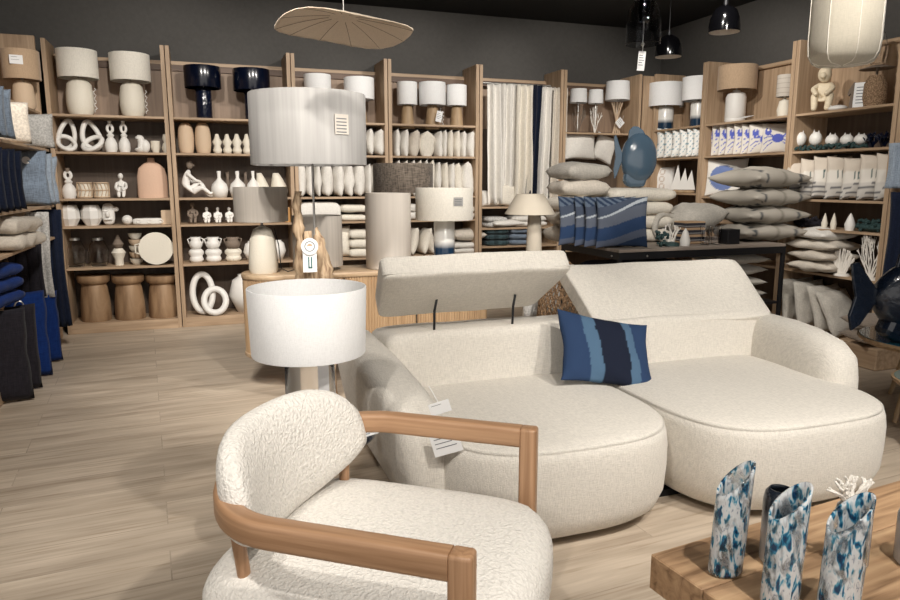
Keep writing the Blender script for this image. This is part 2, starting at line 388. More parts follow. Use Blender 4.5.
def dup(root, loc, rz=None, label=None, group=None, scale=None, rot=None):
    r = root.copy(); COL.objects.link(r); r.location = loc
    if rz is not None: r.rotation_euler = (0, 0, rz)
    if rot: r.rotation_euler = rot
    if label: r['label'] = label
    if group: r['group'] = group
    if scale: r.scale = scale if hasattr(scale, '__len__') else (scale,) * 3
    for ch in KIDS(root):
        c = ch.copy(); COL.objects.link(c); c.parent = r
        for g in KIDS(ch):
            d = g.copy(); COL.objects.link(d); d.parent = c
    return r
def KIDS(o): return [c for c in COL.objects if c.parent == o]
def struct(g, name, mat):
    return tag(g.build(name, mat, smooth=False), kind='structure')
ORD = ['first', 'second', 'third', 'fourth', 'fifth', 'sixth', 'seventh', 'eighth', 'ninth', 'tenth', 'eleventh', 'twelfth', 'thirteenth']

# ------------------------------------------------------------ soft goods
def cushion_mesh(w, h, t, n=12, pinch=.07, wr=.006, seed=0, lie=False, col=None, ex=.42, mid=0):
    bm = bmesh.new(); so = Vector((seed * 3.1, seed * 1.7, seed))
    def P(u, v, side):
        x = u * w / 2 * (1 - pinch * (1 - v * v)); z = v * h / 2 * (1 - pinch * (1 - u * u))
        y = side * t / 2 * (max(0, (1 - u * u) * (1 - v * v))) ** ex
        k = wr * noise.noise(Vector((x * 9, z * 9, side * 2)) + so) * 2
        edge = 1 - max(abs(u), abs(v)) ** 6
        y += k * edge; x += wr * noise.noise(Vector((z * 7, x * 5, 9)) + so); z += wr * noise.noise(Vector((x * 6, z * 6, 5)) + so)
        if mid and lie: y -= side * mid * max(0, 1 - (u * u + v * v) * 9)
        return (x, y, z + h / 2) if not lie else (x, z, y + t / 2)
    V = {}
    for side in (1, -1):
        for i in range(n + 1):
            for j in range(n + 1):
                b = i in (0, n) or j in (0, n)
                if b and side == -1: V[side, i, j] = V[1, i, j]; continue
                u = -cos(pi * i / n) * .35 + (2 * i / n - 1) * .65; v = -cos(pi * j / n) * .35 + (2 * j / n - 1) * .65
                V[side, i, j] = bm.verts.new(P(u, v, side))
        for i in range(n):
            for j in range(n):
                q = [V[side, i, j], V[side, i + 1, j], V[side, i + 1, j + 1], V[side, i, j + 1]]
                try: bm.faces.new(q if side == -1 else q[::-1])
                except ValueError: pass
    if col:
        cl = bm.loops.layers.color.new('Col') if False else bm.loops.layers.float_color.new('Col')
        for f in bm.faces:
            sd = f.calc_center_median().y - (0 if not lie else 0)
            for lp in f.loops:
                p = lp.vert.co
                c = col(p.x / (w / 2), (p.z - h / 2) / (h / 2) if not lie else p.y / (h / 2), 1 if (p.y if not lie else p.z - t / 2) > 0 else -1)
                lp[cl] = (*c, 1)
    bmesh.ops.recalc_face_normals(bm, faces=bm.faces[:])
    me = bpy.data.meshes.new('cushion'); bm.to_mesh(me); bm.free(); return me
def cushion(label, mat, w, h, t, loc, rot=(0, 0, 0), group=None, seed=0, lie=False, n=12, name='cushion', **kw):
    me = cushion_mesh(w, h, t, n=n, seed=seed, lie=lie, **kw)
    o = link(name, me, mat, loc=loc, rot=rot, sharp=0)
    return tag(o, label, 'cushion', group)
def folded(w, d, h, layers=2, seed=0, wr=.006, n=14):
    """a folded blanket: round-nosed layers stacked, fold towards -Y"""
    g = G(); lh = h / layers
    for L in range(layers):
        rings = []
        for i in range(n + 1):
            x = -w / 2 + w * i / n; e = 1 - abs(2 * i / n - 1) ** 10 * .35; ring = []
            for k in range(16):
                a = 2 * pi * k / 16; c, s_ = cos(a), sin(a)
                y = d / 2 * (abs(c) ** .35) * (1 if c > 0 else -1); z = lh / 2 * (abs(s_) ** .6) * (1 if s_ > 0 else -1) * e
                p = Vector((x, y, z + lh * (L + .5)))
                ring.append(p + Vector((0, wr * 2 * noise.noise(p * 8 + Vector((seed, L * 3, 0))), wr * noise.noise(p * 11 + Vector((0, seed, L))))))
            rings.append(ring)
        g.loft(rings)
    zmin = min(v.co.z for v in g.bm.verts)
    g.move(lambda p: (p.x, p.y, p.z - zmin))
    return g
def throw(label, mat, w, d, h, loc, rz=0, layers=2, seed=0, group=None, name='folded_throw', cat='throw'):
    o = folded(w, d, h, layers, seed).build(name, mat, loc=loc, rot=(0, 0, rz), sharp=0)
    return tag(o, label, cat, group)
def price_card(parent, w, h, loc, rot, mat='card', name='price_tag', lines=4, string=None, label=None):
    """thin card with printed grey lines; faces local -Y, hangs down from z=0"""
    g = G(); g.box(-w / 2, w / 2, -.0012, .0012, -h, 0, .0005, 1)
    if string: g.tube([(0, 0, 0), (string[0] * .5, string[1] * .5, string[2] * .6), string], .0015, 5)
    g.mi = 1
    for i in range(lines):
        z = -h * (.2 + .62 * i / max(1, lines)); g.box(-w * .38, w * (.1 + .25 * ((i * 7) % 3) / 2), -.0022, -.0011, z - h * .035, z)
    o = g.build(name, [mat, 'ink'], parent, loc, rot, smooth=False)
    if label: o['label'] = label
    return o

# ------------------------------------------------------------ lamps
def shade_geo(r0, r1, h, th=.003, n=40, z0=0, inner=True):
    g = G(); z = z0
    g.lathe([(r0, z), (r0 + .0015, z + .004), (r1 + .0015, z + h - .004), (r1, z + h), (r1 - th, z + h), (r0 - th, z)], n=n, closed=True)
    return g
def drum_lamp(name, label, loc, R0, R1, hs, zsh, base_prof, shade_mat, base_mat, group=None, cord=False, seam=False, fitter=True):
    t = T(name, label, 'lamp', loc, group=group)
    g = G(); g.lathe([(0, 0)] + base_prof + [(0, base_prof[-1][1])], n=28); g.build('lamp_base', base_mat, t)
    top = base_prof[-1][1]
    s_ = shade_geo(R0, R1, hs, z0=zsh).build('lamp_shade', shade_mat, t)
    if fitter:
        g = G(); g.tube([(0, 0, top - .01), (0, 0, zsh + hs * .55)], .009, 8)
        for a in range(3): g.tube([(0, 0, zsh + hs * .9), ((R1 - .002) * cos(a * 2.094), (R1 - .002) * sin(a * 2.094), zsh + hs * .93)], .002, 5)
        g.tube([(0, 0, zsh + hs * .5), (0, 0, zsh + hs * .9)], .004, 6)
        g.build('lamp_fitting', 'steel', t)
    if cord:
        pts = [(base_prof[1][0] + .02 + .012 * sin(i * 1.9), -.05 + .012 * cos(i * 2.3), max(.012, top * (.75 - i * .05))) for i in range(14)]
        g = G(); g.tube(pts, .004, 6); g.build('lamp_cord', 'whitecord', t)
    return t
def place(root, px0, px1, yt, Y, z0, **k): pass

# ============================================================ SETTING
YB, YW = 7.6, 8.05          # shelf fronts and rear wall
XR, XRW = 5.4, 5.85         # right-hand shelf fronts and wall
XL, XLW = -1.35, -1.80
CZ = 3.46
g = G(); g.box(-6, 9, -4, YW, -.1, 0); struct(g, 'floor', 'floor')
g = G(); g.box(-2.0, 6.1, YW, YW + .15, 0, CZ + .3); struct(g, 'wall_back', 'wallgrey')
g = G(); g.box(XRW, XRW + .15, -4, YW, 0, CZ + .3); struct(g, 'wall_right', 'wallgrey')
g = G(); g.box(XLW - .15, XLW, 1.5, YW, 0, CZ + .3); struct(g, 'wall_left', 'wallgrey')
g = G(); g.box(-6, 9, -4, YW + .15, CZ, CZ + .1); struct(g, 'ceiling', 'black')

ZS = [.66, 1.07, 1.34, 1.79, 2.14]
def unit_back(x0, x1, label, shelves=ZS, light_from=None):
    t = T('shelf_unit', label, 'shelving', (x0, YB, 0), group=None)
    w = x1 - x0; D = YW - YB - .01
    for a, b in ((.004, .042), (w - .042, w - .004)):
        g = G(); g.box(a, b, 0, D, 0, 2.82, .002, 1); g.build('side_panel', 'wood_z', t, smooth=False)
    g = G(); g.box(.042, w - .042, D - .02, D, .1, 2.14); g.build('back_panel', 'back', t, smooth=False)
    g = G(); g.box(.042, w - .042, D - .02, D, 2.14, 2.7); o = g.build('upper_back_panel', 'back_lit', t, smooth=False)
    g = G(); g.box(.042, w - .042, .0, D - .02, 0, .10, .002, 1); g.build('plinth', 'wood_x', t, smooth=False)
    for z in shelves:
        g = G(); g.box(.042, w - .042, .008, D - .02, z - .022, z, .0015, 1); g.build('shelf', 'wood_x', t, smooth=False)
    g = G(); g.box(.042, w - .042, D - .05, D - .02, 2.70, 2.735); g.build('top_rail', 'wood_x', t, smooth=False)
    g = G(); g.box(.042, w - .042, D - .045, D - .02, 2.64, 2.70); g.build('lower_rail', 'rail', t, smooth=False)
    return t
BX = [-1.32, -.25, .96, 2.0, 3.08, 4.17, 5.27]
unit_back(BX[0], BX[1], 'oak shelving bay with pale round lamps on top and three wooden stools at its foot')
unit_back(BX[1], BX[2], 'oak shelving bay holding two navy lamps above rows of ceramic figures')
unit_back(BX[2], BX[3], 'oak shelving bay with two white drum lamps behind the big grey shade')
unit_back(BX[3], BX[4], 'oak shelving bay topped by three white lamps on wooden feet over cushions')
unit_back(BX[4], BX[5], 'oak shelving bay where long pale curtains and one navy curtain hang', shelves=[.74, .96, 1.21])
unit_back(BX[5], BX[6], 'oak corner shelving bay with small coral-foot lamps on top', shelves=[.66, 1.07, 2.10])
cb = [o for o in COL.objects if o.get('label', '').startswith('oak corner')][0]
g = G(); g.box(BX[6] - BX[5], XR - BX[5] + .03, -.03, -.005, 0, 2.80, .002, 1); g.build('corner_panel', 'wood_z', cb, smooth=False)
def unit_side(X, y0, y1, label, dirn, shelves=ZS, Hh=2.82):
    """bay on a side wall; front at X, body runs away from the room (dirn=+1 to the east)"""
    t = T('shelf_unit', label, 'shelving', (X, y0, 0)); w = y1 - y0; D = .44
    xa = lambda a, b: (min(a * dirn, b * dirn), max(a * dirn, b * dirn))
    for a, b in ((.004, .045), (w - .045, w - .004)):
        g = G(); g.box(*xa(0, D), a, b, 0, Hh, .002, 1); g.build('side_panel', 'wood_z', t, smooth=False)
    g = G(); g.box(*xa(D - .02, D), .045, w - .045, .1, 2.14); g.build('back_panel', 'back', t, smooth=False)
    g = G(); g.box(*xa(D - .02, D), .045, w - .045, 2.14, 2.7); g.build('upper_back_panel', 'wood_z' if dirn > 0 else 'back_lit', t, smooth=False)
    g = G(); g.box(*xa(0, D - .02), .045, w - .045, 0, .1, .002, 1); g.build('plinth', 'wood_y', t, smooth=False)
    for z in shelves:
        g = G(); g.box(*xa(.008, D - .02), .045, w - .045, z - .022, z, .0015, 1); g.build('shelf', 'wood_y', t, smooth=False)
    g = G(); g.box(*xa(D - .06, D - .02), .045, w - .045, 2.7, 2.74); g.build('top_rail', 'wood_y', t, smooth=False)
    return t
unit_side(XR, 6.60, 7.55, 'oak side bay nearest the corner with two blue-footed lamps on top', 1, [.66, 1.07, 1.37, 1.79, 2.14])
unit_side(XR, 5.34, 6.60, 'oak side bay with the beige drum lamp above the crab cushions', 1)
unit_side(XR, 4.24, 5.34, 'oak side bay with the seated cream statue above striped cushions', 1, [.66, 1.07, 1.34, 1.79, 2.14])
unit_side(XR, 2.95, 4.24, 'oak side bay beyond the striped cushions, its edge post in view', 1)
unit_side(XL, 5.55, 7.56, 'oak side bay by the blue cushions with a tan lamp on top', -1, [.3, .66, 2.14])
unit_side(XL, 4.2, 5.55, 'oak side bay filled with navy textiles', -1, [.3, .95, 1.32, 1.79])

# ============================================================ BAY 1 of the rear wall : ceramics
YI = 7.78
def pos(px0, px1, yt, z0, Y=YI): return fitY(px0, px1, yt, Y, z0)
def lamp_at(label, sx0, sx1, sy0, sy1, bw, prof, smat, bmat, z0, Y=YI, group=None, name='table_lamp', cord=False, tap=1):
    X, w, _ = fitY(sx0, sx1, sy0, Y, z0 + .25)
    zt, zb = hz(X, Y - w / 2, sy0) - z0, hz(X, Y - w / 2, sy1) - z0
    top = zb + .0
    r = S(bw, X, Y) / 2
    pr = [(r * a, top * b) for a, b in prof]
    return drum_lamp(name, label, (X, Y, z0), w / 2, w / 2 * tap, zt - zb, zb, pr, smat, bmat, group, cord)
ROUND = [(.75, 0), (.93, .12), (1, .35), (.98, .6), (.86, .85), (.55, .98), (.2, 1.0)]
CYL = [(.96, 0), (1, .05), (1, .9), (.9, .98), (.3, 1)]
lamp_at('cream table lamp with white drum shade at the outer end of the top shelf', 57, 99, 47, 76, 25, ROUND, 'shadec', 'cream', 2.14, cord=True)
lamp_at('cream table lamp with white drum shade beside the navy lamps bay', 110, 151, 51, 79, 23, ROUND, 'shadec', 'cream', 2.14, cord=True)

def knot(name, label, loc, size, thick, seed, mat='white', rz=0, kind=0):
    w, h = size; g = G(); q = thick
    lean = .12 if kind == 0 else -.10
    g.tube([((w * .34) * cos(a) * (1 - .35 * sin(a)) + lean * w * sin(a), .03 * cos(a), h * .52 + (h * .48 - q) * sin(a)) for a in [2 * pi * i / 32 for i in range(32)]], q, 10, True)
    g.tube([((w * .40) * cos(a) + (.08 if kind else -.02) * w, -.05 + .05 * sin(a), h * .27 + (h * .27 - q) * sin(a + (.5 if kind else -.4))) for a in [2 * pi * i / 28 for i in range(28)]], q * .95, 10, True)
    zm = min(v.co.z for v in g.bm.verts); g.move(lambda p: (p.x, p.y, p.z - zm))
    return tag(g.build(name, mat, loc=loc, rot=(0, 0, rz), sharp=0), label, 'ornament')
z = 1.79
X, w, h = pos(56, 78, 118, z); knot('knot_sculpture', 'white looped knot sculpture, the tall narrow one at the shelf end', (X, YI, z), (w, h), .022, 1)
X, w, h = pos(79, 103, 119, z); knot('knot_sculpture', 'white looped knot sculpture, the wide one beside two bubble figures', (X, YI, z), (w, h), .024, 2, kind=1)
def bubble_figure(label, X, w, h, z, hat=False, Y=YI, group=None):
    t = T('figure_vase', label, 'vase', (X, Y, z), group=group); r = w / 2
    g = G(); g.lathe([(0, 0), (r * .8, 0), (r, h * .12), (r * .98, h * .3), (r * .7, h * .42), (r * .45, h * .48), (r * .62, h * .55), (r * .3, h * .62), (0, h * .62)], n=20)
    g.build('body', 'white', t)
    pts = [(r * .42 * cos(a), 0, h * .76 + h * .12 * sin(a)) for a in [2 * pi * i / 16 for i in range(16)]]
    g = G(); g.tube(pts, r * .24, 8, True); g.build('ring_head', 'white', t)
    g = G(); g.lathe([(0, h * .88), (r * .35, h * .88), (r * .25, h * .94), (r * .35, h), (0, h)], n=14)
    g.build('spout' if not hat else 'hat', 'white' if not hat else 'greyclay', t); return t
for (a, b, l) in ((104, 117, 'white bubble-shaped figure vase beside the wide knot sculpture'), (118, 130, 'white bubble-shaped figure vase beside the ring vase')):
    X, w, h = pos(a, b, 121, z); bubble_figure(l, X, w, h, z)
X, w, h = pos(133, 149, 134, z)
g = G(); r = w * .27; g.tube([(-w / 2 + r + (w / 2 - r) * (1 - cos(a)) * .55, 0, h * .5 + (h * .5 - r) * sin(a)) for a in [pi * .25 + 1.5 * pi * i / 14 for i in range(15)]], [r * (.8 + .3 * i / 14) for i in range(15)], 10)
g.ball((w * .22, 0, h * .36), w * .33, w * .3, h * .36); tag(g.build('ring_vase', 'white', loc=(X, YI, z), sharp=0), 'squat white ring-handled vase beside the small beige bowls', 'vase')
X, w, h = pos(150, 160, 141, z); g = G(); g.lathe([(0, 0), (w * .3, 0), (w * .5, h * .5), (w * .48, h), (w * .4, h), (w * .35, h * .4), (0, h * .25)], n=20); tag(g.build('small_bowl', 'cream', loc=(X, YI, z)), 'small cream bowl between the ring vase and the stacked spheres', 'bowl')
X, w, h = pos(161, 171, 134, z); g = G(); g.lathe([(0, 0), (w * .3, 0), (w * .5, h * .28), (w * .35, h * .52), (w * .25, h * .55), (w * .4, h * .75), (w * .3, h * .98), (0, h)], n=20); tag(g.build('double_sphere_vase', 'cream', loc=(X, YI, z)), 'cream vase of two stacked spheres at the shelf end', 'vase')
z = 1.34
X, w, h = pos(61, 76, 168, z); bubble_figure('white bubble figure vase with a dark hat beside two candle baskets', X, w, h, z, True)
for (a, b, l) in ((76, 92, 'gilt lattice candle holder next to the hatted figure vase'), (93, 109, 'gilt lattice candle holder next to the seated figurine')):
    X, w, h = pos(a, b, 182, z); t = T('candle_holder', l, 'candle holder', (X, YI, z)); r = w / 2
    g = G(); g.lathe([(0, 0), (r * .82, 0), (r * .9, h * .5), (r * .82, h * .96), (r * .7, h * .96), (r * .7, h * .1), (0, h * .08)], n=20); g.build('cup', 'cream', t)
    g = G(); 
    for zz in (.08, .5, .95): g.tube([(r * .97 * cos(i * pi / 9), r * .97 * sin(i * pi / 9), h * zz) for i in range(18)], .006, 5, True)
    for i in range(12):
        a0 = i * pi / 6; g.tube([(r * .97 * cos(a0), r * .97 * sin(a0), 0.006), (r * 1.0 * cos(a0 + .3), r * 1.0 * sin(a0 + .3), h * .5), (r * .97 * cos(a0), r * .97 * sin(a0), h * .95)], .004, 4)
    g.build('lattice', 'beige', t)
def skin(name, verts, edges, rad, mat, sub=2, parent=None, loc=None, rot=None):
    me = bpy.data.meshes.new(name); me.from_pydata([Vector(v) for v in verts], edges, [])
    o = bpy.data.objects.new(name, me); COL.objects.link(o)
    s_ = o.modifiers.new('s', 'SKIN'); s_.use_smooth_shade = True
    for i, r in enumerate(rad):
        rr = r if hasattr(r, '__len__') else (r, r); me.skin_vertices[0].data[i].radius = rr
    me.skin_vertices[0].data[0].use_root = True
    me.materials.append(M[mat])
    b = o.modifiers.new('b', 'SUBSURF'); b.levels = sub; b.render_levels = sub
    if parent: o.parent = parent
    if loc: o.location = loc
    if rot: o.rotation_euler = rot
    return o
def seated(label, X, w, h, z, mat='white', Y=YI, rz=0, group=None, slim=1):
    """stylised figurine sitting with knees drawn up and arms around them, facing -Y turned by rz"""
    t = T('seated_figurine', label, 'figurine', (X, Y, z), rz, group)
    k = h
    V = [(0, .10, .13), (0, .12, .30), (0, .07, .48), (0, .04, .60), (0, .03, .70),
         (.085, -.15, .44), (.075, -.24, .10), (.07, -.33, .05), (-.085, -.15, .44), (-.075, -.24, .10), (-.07, -.33, .05),
         (.15, .03, .58), (.17, -.14, .42), (.05, -.29, .30), (-.15, .03, .58), (-.17, -.14, .40), (-.05, -.30, .26), (0, .0, .80)]
    E = [(0, 1), (1, 2), (2, 3), (3, 4), (0, 5), (5, 6), (6, 7), (0, 8), (8, 9), (9, 10), (3, 11), (11, 12), (12, 13), (3, 14), (14, 15), (15, 16), (4, 17)]
    r = [.17, .14, .13, .10, .05, .09, .07, .055, .09, .07, .055, .07, .06, .045, .07, .06, .045, .05]
    f = min(1.2, w / (.5 * h)) if w else 1
    skin('figure_body', [(x * k * f, y * k, zz * k) for x, y, zz in V], E, [q * k * slim for q in r], mat, 2, t)
    g = G(); g.ball((0, .0, .875 * k), .10 * k, .11 * k, .125 * k); g.ball((0, -.095 * k, .87 * k), .015 * k, .03 * k, .03 * k)
    g.build('head', mat, t, sharp=0); return t
X, w, h = pos(113, 129, 173, z); seated('white figurine sitting with hugged knees beside the blush arched vase', X, w, h, z)
X, w, h = pos(137, 168, 158, z)
g = G(); r = w / 2; g.lathe([(0, 0), (r * .97, 0), (r, h * .1), (r * .97, h * .55), (r * .85, h * .74), (r * .5, h * .86), (r * .25, h * .9), (r * .22, h), (r * .12, h), (r * .12, h * .8), (0, h * .8)], n=32, sy=.42)
tag(g.build('arched_vase', 'pink', loc=(X, YI, z)), 'large flat blush-coloured arched vase with a tiny neck', 'vase')
z = 1.07
for (a, b, l) in ((58, 80, 'faceted white bowl with fine ribbing at the shelf end'), (80, 102, 'faceted white bowl with fine ribbing beside the face sculpture')):
    X, w, h = pos(a, b, 205, z); g = G(); g.lathe([(0, 0), (w * .3, 0), (w * .5, h * .35), (w * .48, h * .72), (w * .36, h), (w * .3, h), (w * .4, h * .7), (0, h * .3)], n=8)
    tag(g.build('faceted_bowl', 'white', loc=(X, YI, z), smooth=False), l, 'bowl')
X, w, h = pos(101, 119, 203, z)
g = G(); g.soft(w * .72, .09, h * .98, 3, (-w * .1, 0, h * .5), 6); g.soft(w * .25, .05, h * .3, 2.5, (-w * .12, -.05, h * .5), 3); g.ball((w * .28, 0, h * .72), w * .22, .04, h * .12); g.ball((-w * .28, -.04, h * .65), .02, .01, .012)
g.soft(w * .5, .03, h * .07, 3, (-w * .12, -.05, h * .27), 2)
tag(g.build('face_sculpture', 'white', loc=(X, YI, z), sharp=0), 'white sculpture of a broken classical face beside the faceted bowls', 'sculpture')
X, w, h = pos(121, 132, 215, z); g = G(); g.ball((0, 0, h * .5), w / 2, w / 2, h / 2); g.tube([(w * .1 * cos(a), -w * .46, h * .5 + w * .1 * sin(a)) for a in [i * pi / 4 for i in range(8)]], .006, 6, True)
tag(g.build('round_vase', 'white', loc=(X, YI, z)), 'little round white vase beside the long white holder', 'vase')
X, w, h = pos(132, 166, 218, z)
g = G(); g.soft(w, .10, h, 5, (0, 0, h / 2), 8); 
for q in (-.32, 0, .34): g.tube([(q * w + .02 * cos(a), -.052, h * .5 + .016 * sin(a)) for a in [i * pi / 5 for i in range(10)]], .005, 5, True)
tag(g.build('candle_tray', 'white', loc=(X, YI, z), sharp=0), 'long low white holder with round openings', 'candle holder')
X, w, h = pos(166, 176, 210, z); X = min(X, -.25 - .045 - w / 2); g = G(); g.box(-w / 2, w / 2, -.05, .05, 0, h, .004); tag(g.build('small_box', 'beige', loc=(X, YI, z), smooth=False), 'plain beige upright block beside the long white holder', 'box')
z = .66
for (a, b, l) in ((65, 86, 'clear glass jar with a bright lid at the shelf end'), (88, 109, 'clear glass jar with a bright lid beside the flower vase')):
    X, w, h = pos(a, b, 238, z); r = w / 2; t = T('glass_jar', l, 'jar', (X, YI, z))
    g = G(); g.lathe([(0, 0), (r * .75, 0), (r, h * .25), (r, h * .6), (r * .65, h * .88), (r * .5, h * .92), (r * .47, h * .9), (r * .62, h * .85), (r * .94, h * .6), (r * .94, h * .27), (r * .7, .008), (0, .008)], n=28); g.build('jar_body', 'glass', t)
    g = G(); g.lathe([(0, h * .92), (r * .52, h * .92), (r * .52, h), (0, h)], n=20); g.build('lid', 'steel', t)
X, w, h = pos(111, 126, 235, z); t = T('flower_vase', 'small cream vase with a face and a brown tuft on top', 'vase', (X, YI, z)); r = w / 2
g = G(); g.lathe([(0, 0), (r * .6, 0), (r * .6, h * .2), (r, h * .42), (r * .6, h * .56), (r * .3, h * .56), (0, h * .5)], n=20); g.build('vase_body', 'cream', t)
g = G(); g.lathe([(0, h * .5), (r * .45, h * .55), (r * .8, h * .7), (r * .4, h * .85), (r * .15, h), (0, h)], n=12); g.build('tuft', 'greyclay', t)
X, w, h = pos(129, 143, 233, z)
for i in range(5):
    g = G(); r = w / 2; hh = h / 5 * .98; g.lathe([(0, 0), (r * .5, 0), (r * .9, hh * .5), (r, hh), (r * .93, hh), (r * .8, hh * .6), (0, hh * .35)], n=22)
    tag(g.build('stacked_bowl', 'beige' if i % 2 else 'cream', loc=(X, YI, z + i * h / 5)), f'shallow clay bowl, {ORD[i]} from below in the stack behind the round tray', 'bowl', 'stack of clay bowls')
X, w, h = pos(138, 177, 232, z)
X -= .005
g = G(); r = h / 2
g.lathe([(0, .02), (r * .9, .02), (r * .93, 0), (r, 0), (r, .03), (0, .03)], n=40)
for s_ in (-1, 1): g.tube([(s_ * (r - .01), -.05, .015), (s_ * (r + .03), -.04, .015), (s_ * (r + .03), .04, .015), (s_ * (r - .01), .05, .015)], .009, 6)
tag(g.build('round_tray', 'cream', loc=(X, 7.66, z + r + .004), rot=(R(90 - 8), 0, 0)), 'round cream tray with two side handles leaning upright', 'tray')
z = .10
for (a, b, l) in ((79, 113, 'turned wooden drum stool at the outer end of the row'), (113, 147, 'turned wooden drum stool in the middle of the row of three'), (147, 180, 'turned wooden drum stool next to the bay with the ring sculpture')):
    X, w, h = pos(a, b, 275, z, 7.79); r = w / 2 * .99
    t = T('wooden_stool', l, 'stool', (X, 7.79, z), group='turned wooden stools on the bottom shelf')
    g = G(); g.lathe([(0, 0), (r * .90, 0), (r * .93, h * .05), (r * .90, h * .4), (r * .8, h * .72), (r * .72, h * .8), (0, h * .8)], n=36); g.build('stool_base', 'stool', t)
    g = G(); g.lathe([(0, h * .795), (r * .72, h * .8), (r * .95, h * .86), (r, h * .93), (r * .98, h), (0, h)], n=36); g.build('seat', 'stool', t)

# ============================================================ BAY 2
NAVYCYL = [(.95, 0), (1, .03), (1, .95), (.9, 1), (.3, 1.0)]
lamp_at('glossy navy drum lamp on a thick navy column near the pale lamps', 184, 221, 64, 86, 15, NAVYCYL, 'shadenavy', 'navyglaze', 2.14)
lamp_at('glossy navy drum lamp partly behind the big grey shade', 233, 270, 67, 89, 15, NAVYCYL, 'shadenavy', 'navyglaze', 2.14)
z = 1.79
for (a, b, l) in ((178, 194, 'tall ribbed beige cocoon vase against the upright'), (195, 211, 'tall ribbed beige cocoon vase beside the little gourd vases')):
    X, w, h = pos(a, b, 123, z); g = G(); r = w / 2; pr = [(0, 0)]
    for i in range(40):
        q = i / 39; rr = r * (.72 + .28 * math.sin(pi * min(1, q * 1.1)) ** .5) if q < .9 else r * (.85 - (q - .9) * 4)
        pr.append((rr * (1 + .035 * (i % 2)), q * h))
    pr.append((0, h * .98)); g.lathe(pr, n=22); tag(g.build('ribbed_vase', 'beige', loc=(X, YI, z), sharp=0), l, 'vase')
for i, (a, b) in enumerate(((212, 222), (222, 232), (231.5, 242), (242, 251), (250, 259))):
    X, w, h = pos(a, b, 134, z); r = w / 2; g = G()
    g.lathe([(0, 0), (r * .7, 0), (r * .95, h * .2), (r * .6, h * .4), (r, h * .6), (r * .55, h * .78), (r * .5, h * .85), (r * .3, h), (0, h)], n=18)
    tag(g.build('gourd_vase', 'cream', loc=(X, YI, z), sharp=0), f'small cream gourd vase, {ORD[i]} along from the ribbed cocoon vases', 'vase', 'cream gourd vases')
z = 1.34
X, w, h = pos(182, 211, 160, z)
t = T('seated_statue', 'large white statue sitting with legs outstretched and crossed ankles', 'statue', (X, YI, z))
V = [(-.28, 0, .09), (-.30, .0, .3), (-.24, 0, .52), (-.22, 0, .66), (-.18, 0, .75), (.08, -.04, .44), (.30, -.05, .06), (.42, -.06, .05), (.14, -.13, .28), (.34, -.12, .10), (.46, -.13, .16),
     (-.18, -.14, .60), (-.02, -.15, .46), (.12, -.1, .42), (-.26, .12, .60), (-.14, .12, .42), (.08, .03, .40)]
E_ = [(0, 1), (1, 2), (2, 3), (3, 4), (0, 5), (5, 6), (6, 7), (0, 8), (8, 9), (9, 10), (3, 11), (11, 12), (12, 13), (3, 14), (14, 15), (15, 16)]
r = [.14, .11, .115, .09, .045, .065, .05, .035, .065, .05, .035, .055, .045, .03, .055, .045, .03]
skin('figure_body', [(x * h, y * h, zz * h) for x, y, zz in V], E_, [q * h for q in r], 'white', 2, t)
g = G(); g.ball((-.15 * h, 0, .87 * h), .09 * h, .09 * h, .12 * h); g.ball((-.05 * h, 0, .86 * h), .03 * h, .015 * h, .03 * h); g.build('head', 'greyclay', t, sharp=0)
for i, (a, b, yt, m) in enumerate(((210.5, 228, 171, 'white'), (229, 246, 171, 'white'), (246, 260, 171, 'white'))):
    X, w, h = pos(a, b, yt, z); r = w / 2; g = G()
    g.lathe([(0, 0), (r * .8, 0), (r, h * .3), (r * .85, h * .5), (r * .3, h * .68), (r * .2, h * .75), (r * .24, h), (r * .12, h), (0, h * .8)], n=24)
    tag(g.build('bottle_vase', m, loc=(X, YI - .03, z), sharp=0), f'white bottle vase with narrow neck, {ORD[i]} along from the seated statue', 'vase', 'white bottle vases')
for i, (a, b) in enumerate(((224, 232), (242, 250))):
    X, w, h = pos(a, b, 171, z, 7.9); r = w / 2; g = G()
    g.lathe([(0, 0), (r * .8, 0), (r, h * .3), (r * .85, h * .5), (r * .35, h * .7), (r * .5, h * .95), (r * .12, h), (0, h * .8)], n=20)
    tag(g.build('bottle_vase', 'greyclay', loc=(X, 7.93, z), sharp=0), ['dull grey bottle vase behind the first and second white ones', 'dull grey bottle vase behind the second and third white ones'][i], 'vase')
for i, (a, b) in enumerate(((256, 270), (271, 288))):
    X, w, h = pos(a, b, 173, z); r = w / 2; g = G()
    g.lathe([(0, 0), (r * .85, 0), (r, h * .25), (r * .95, h * .45), (r * .6, h * .8), (r * .35, h), (r * .25, h), (0, h * .7)], n=22)
    g.move(lambda p: (p.x - .25 * p.z * (p.z / h) * .6, p.y, p.z)); tag(g.build('pebble_vase', 'cream', loc=(X, YI, z), sharp=0), ['slanting cream pebble vase beside the bottle vases', 'slanting cream pebble vase against the upright'][i], 'vase')
z = 1.07
X, w, h = pos(185, 200, 202, z); seated('dark grey seated figurine beside three small white ones', X, w, h, z, 'greyclay')
for i, (a, b) in enumerate(((201, 212), (212, 223), (223, 235))):
    X, w, h = pos(a, b, 207, z); seated(f'small white figurine hugging its knees, {ORD[i]} along from the dark grey one', X, w, h, z, group='small white seated figurines', slim=1.25)
X, w, h = pos(285, 290.5, 207, z); X = .96 - .045 - .035; g = G(); g.box(-.03, .03, -.06, .06, 0, h, .004); tag(g.build('small_block', 'orange', loc=(X, YI - .05, z), smooth=False), 'small honey-coloured block against the upright behind the grey lamp', 'box')
z = .66
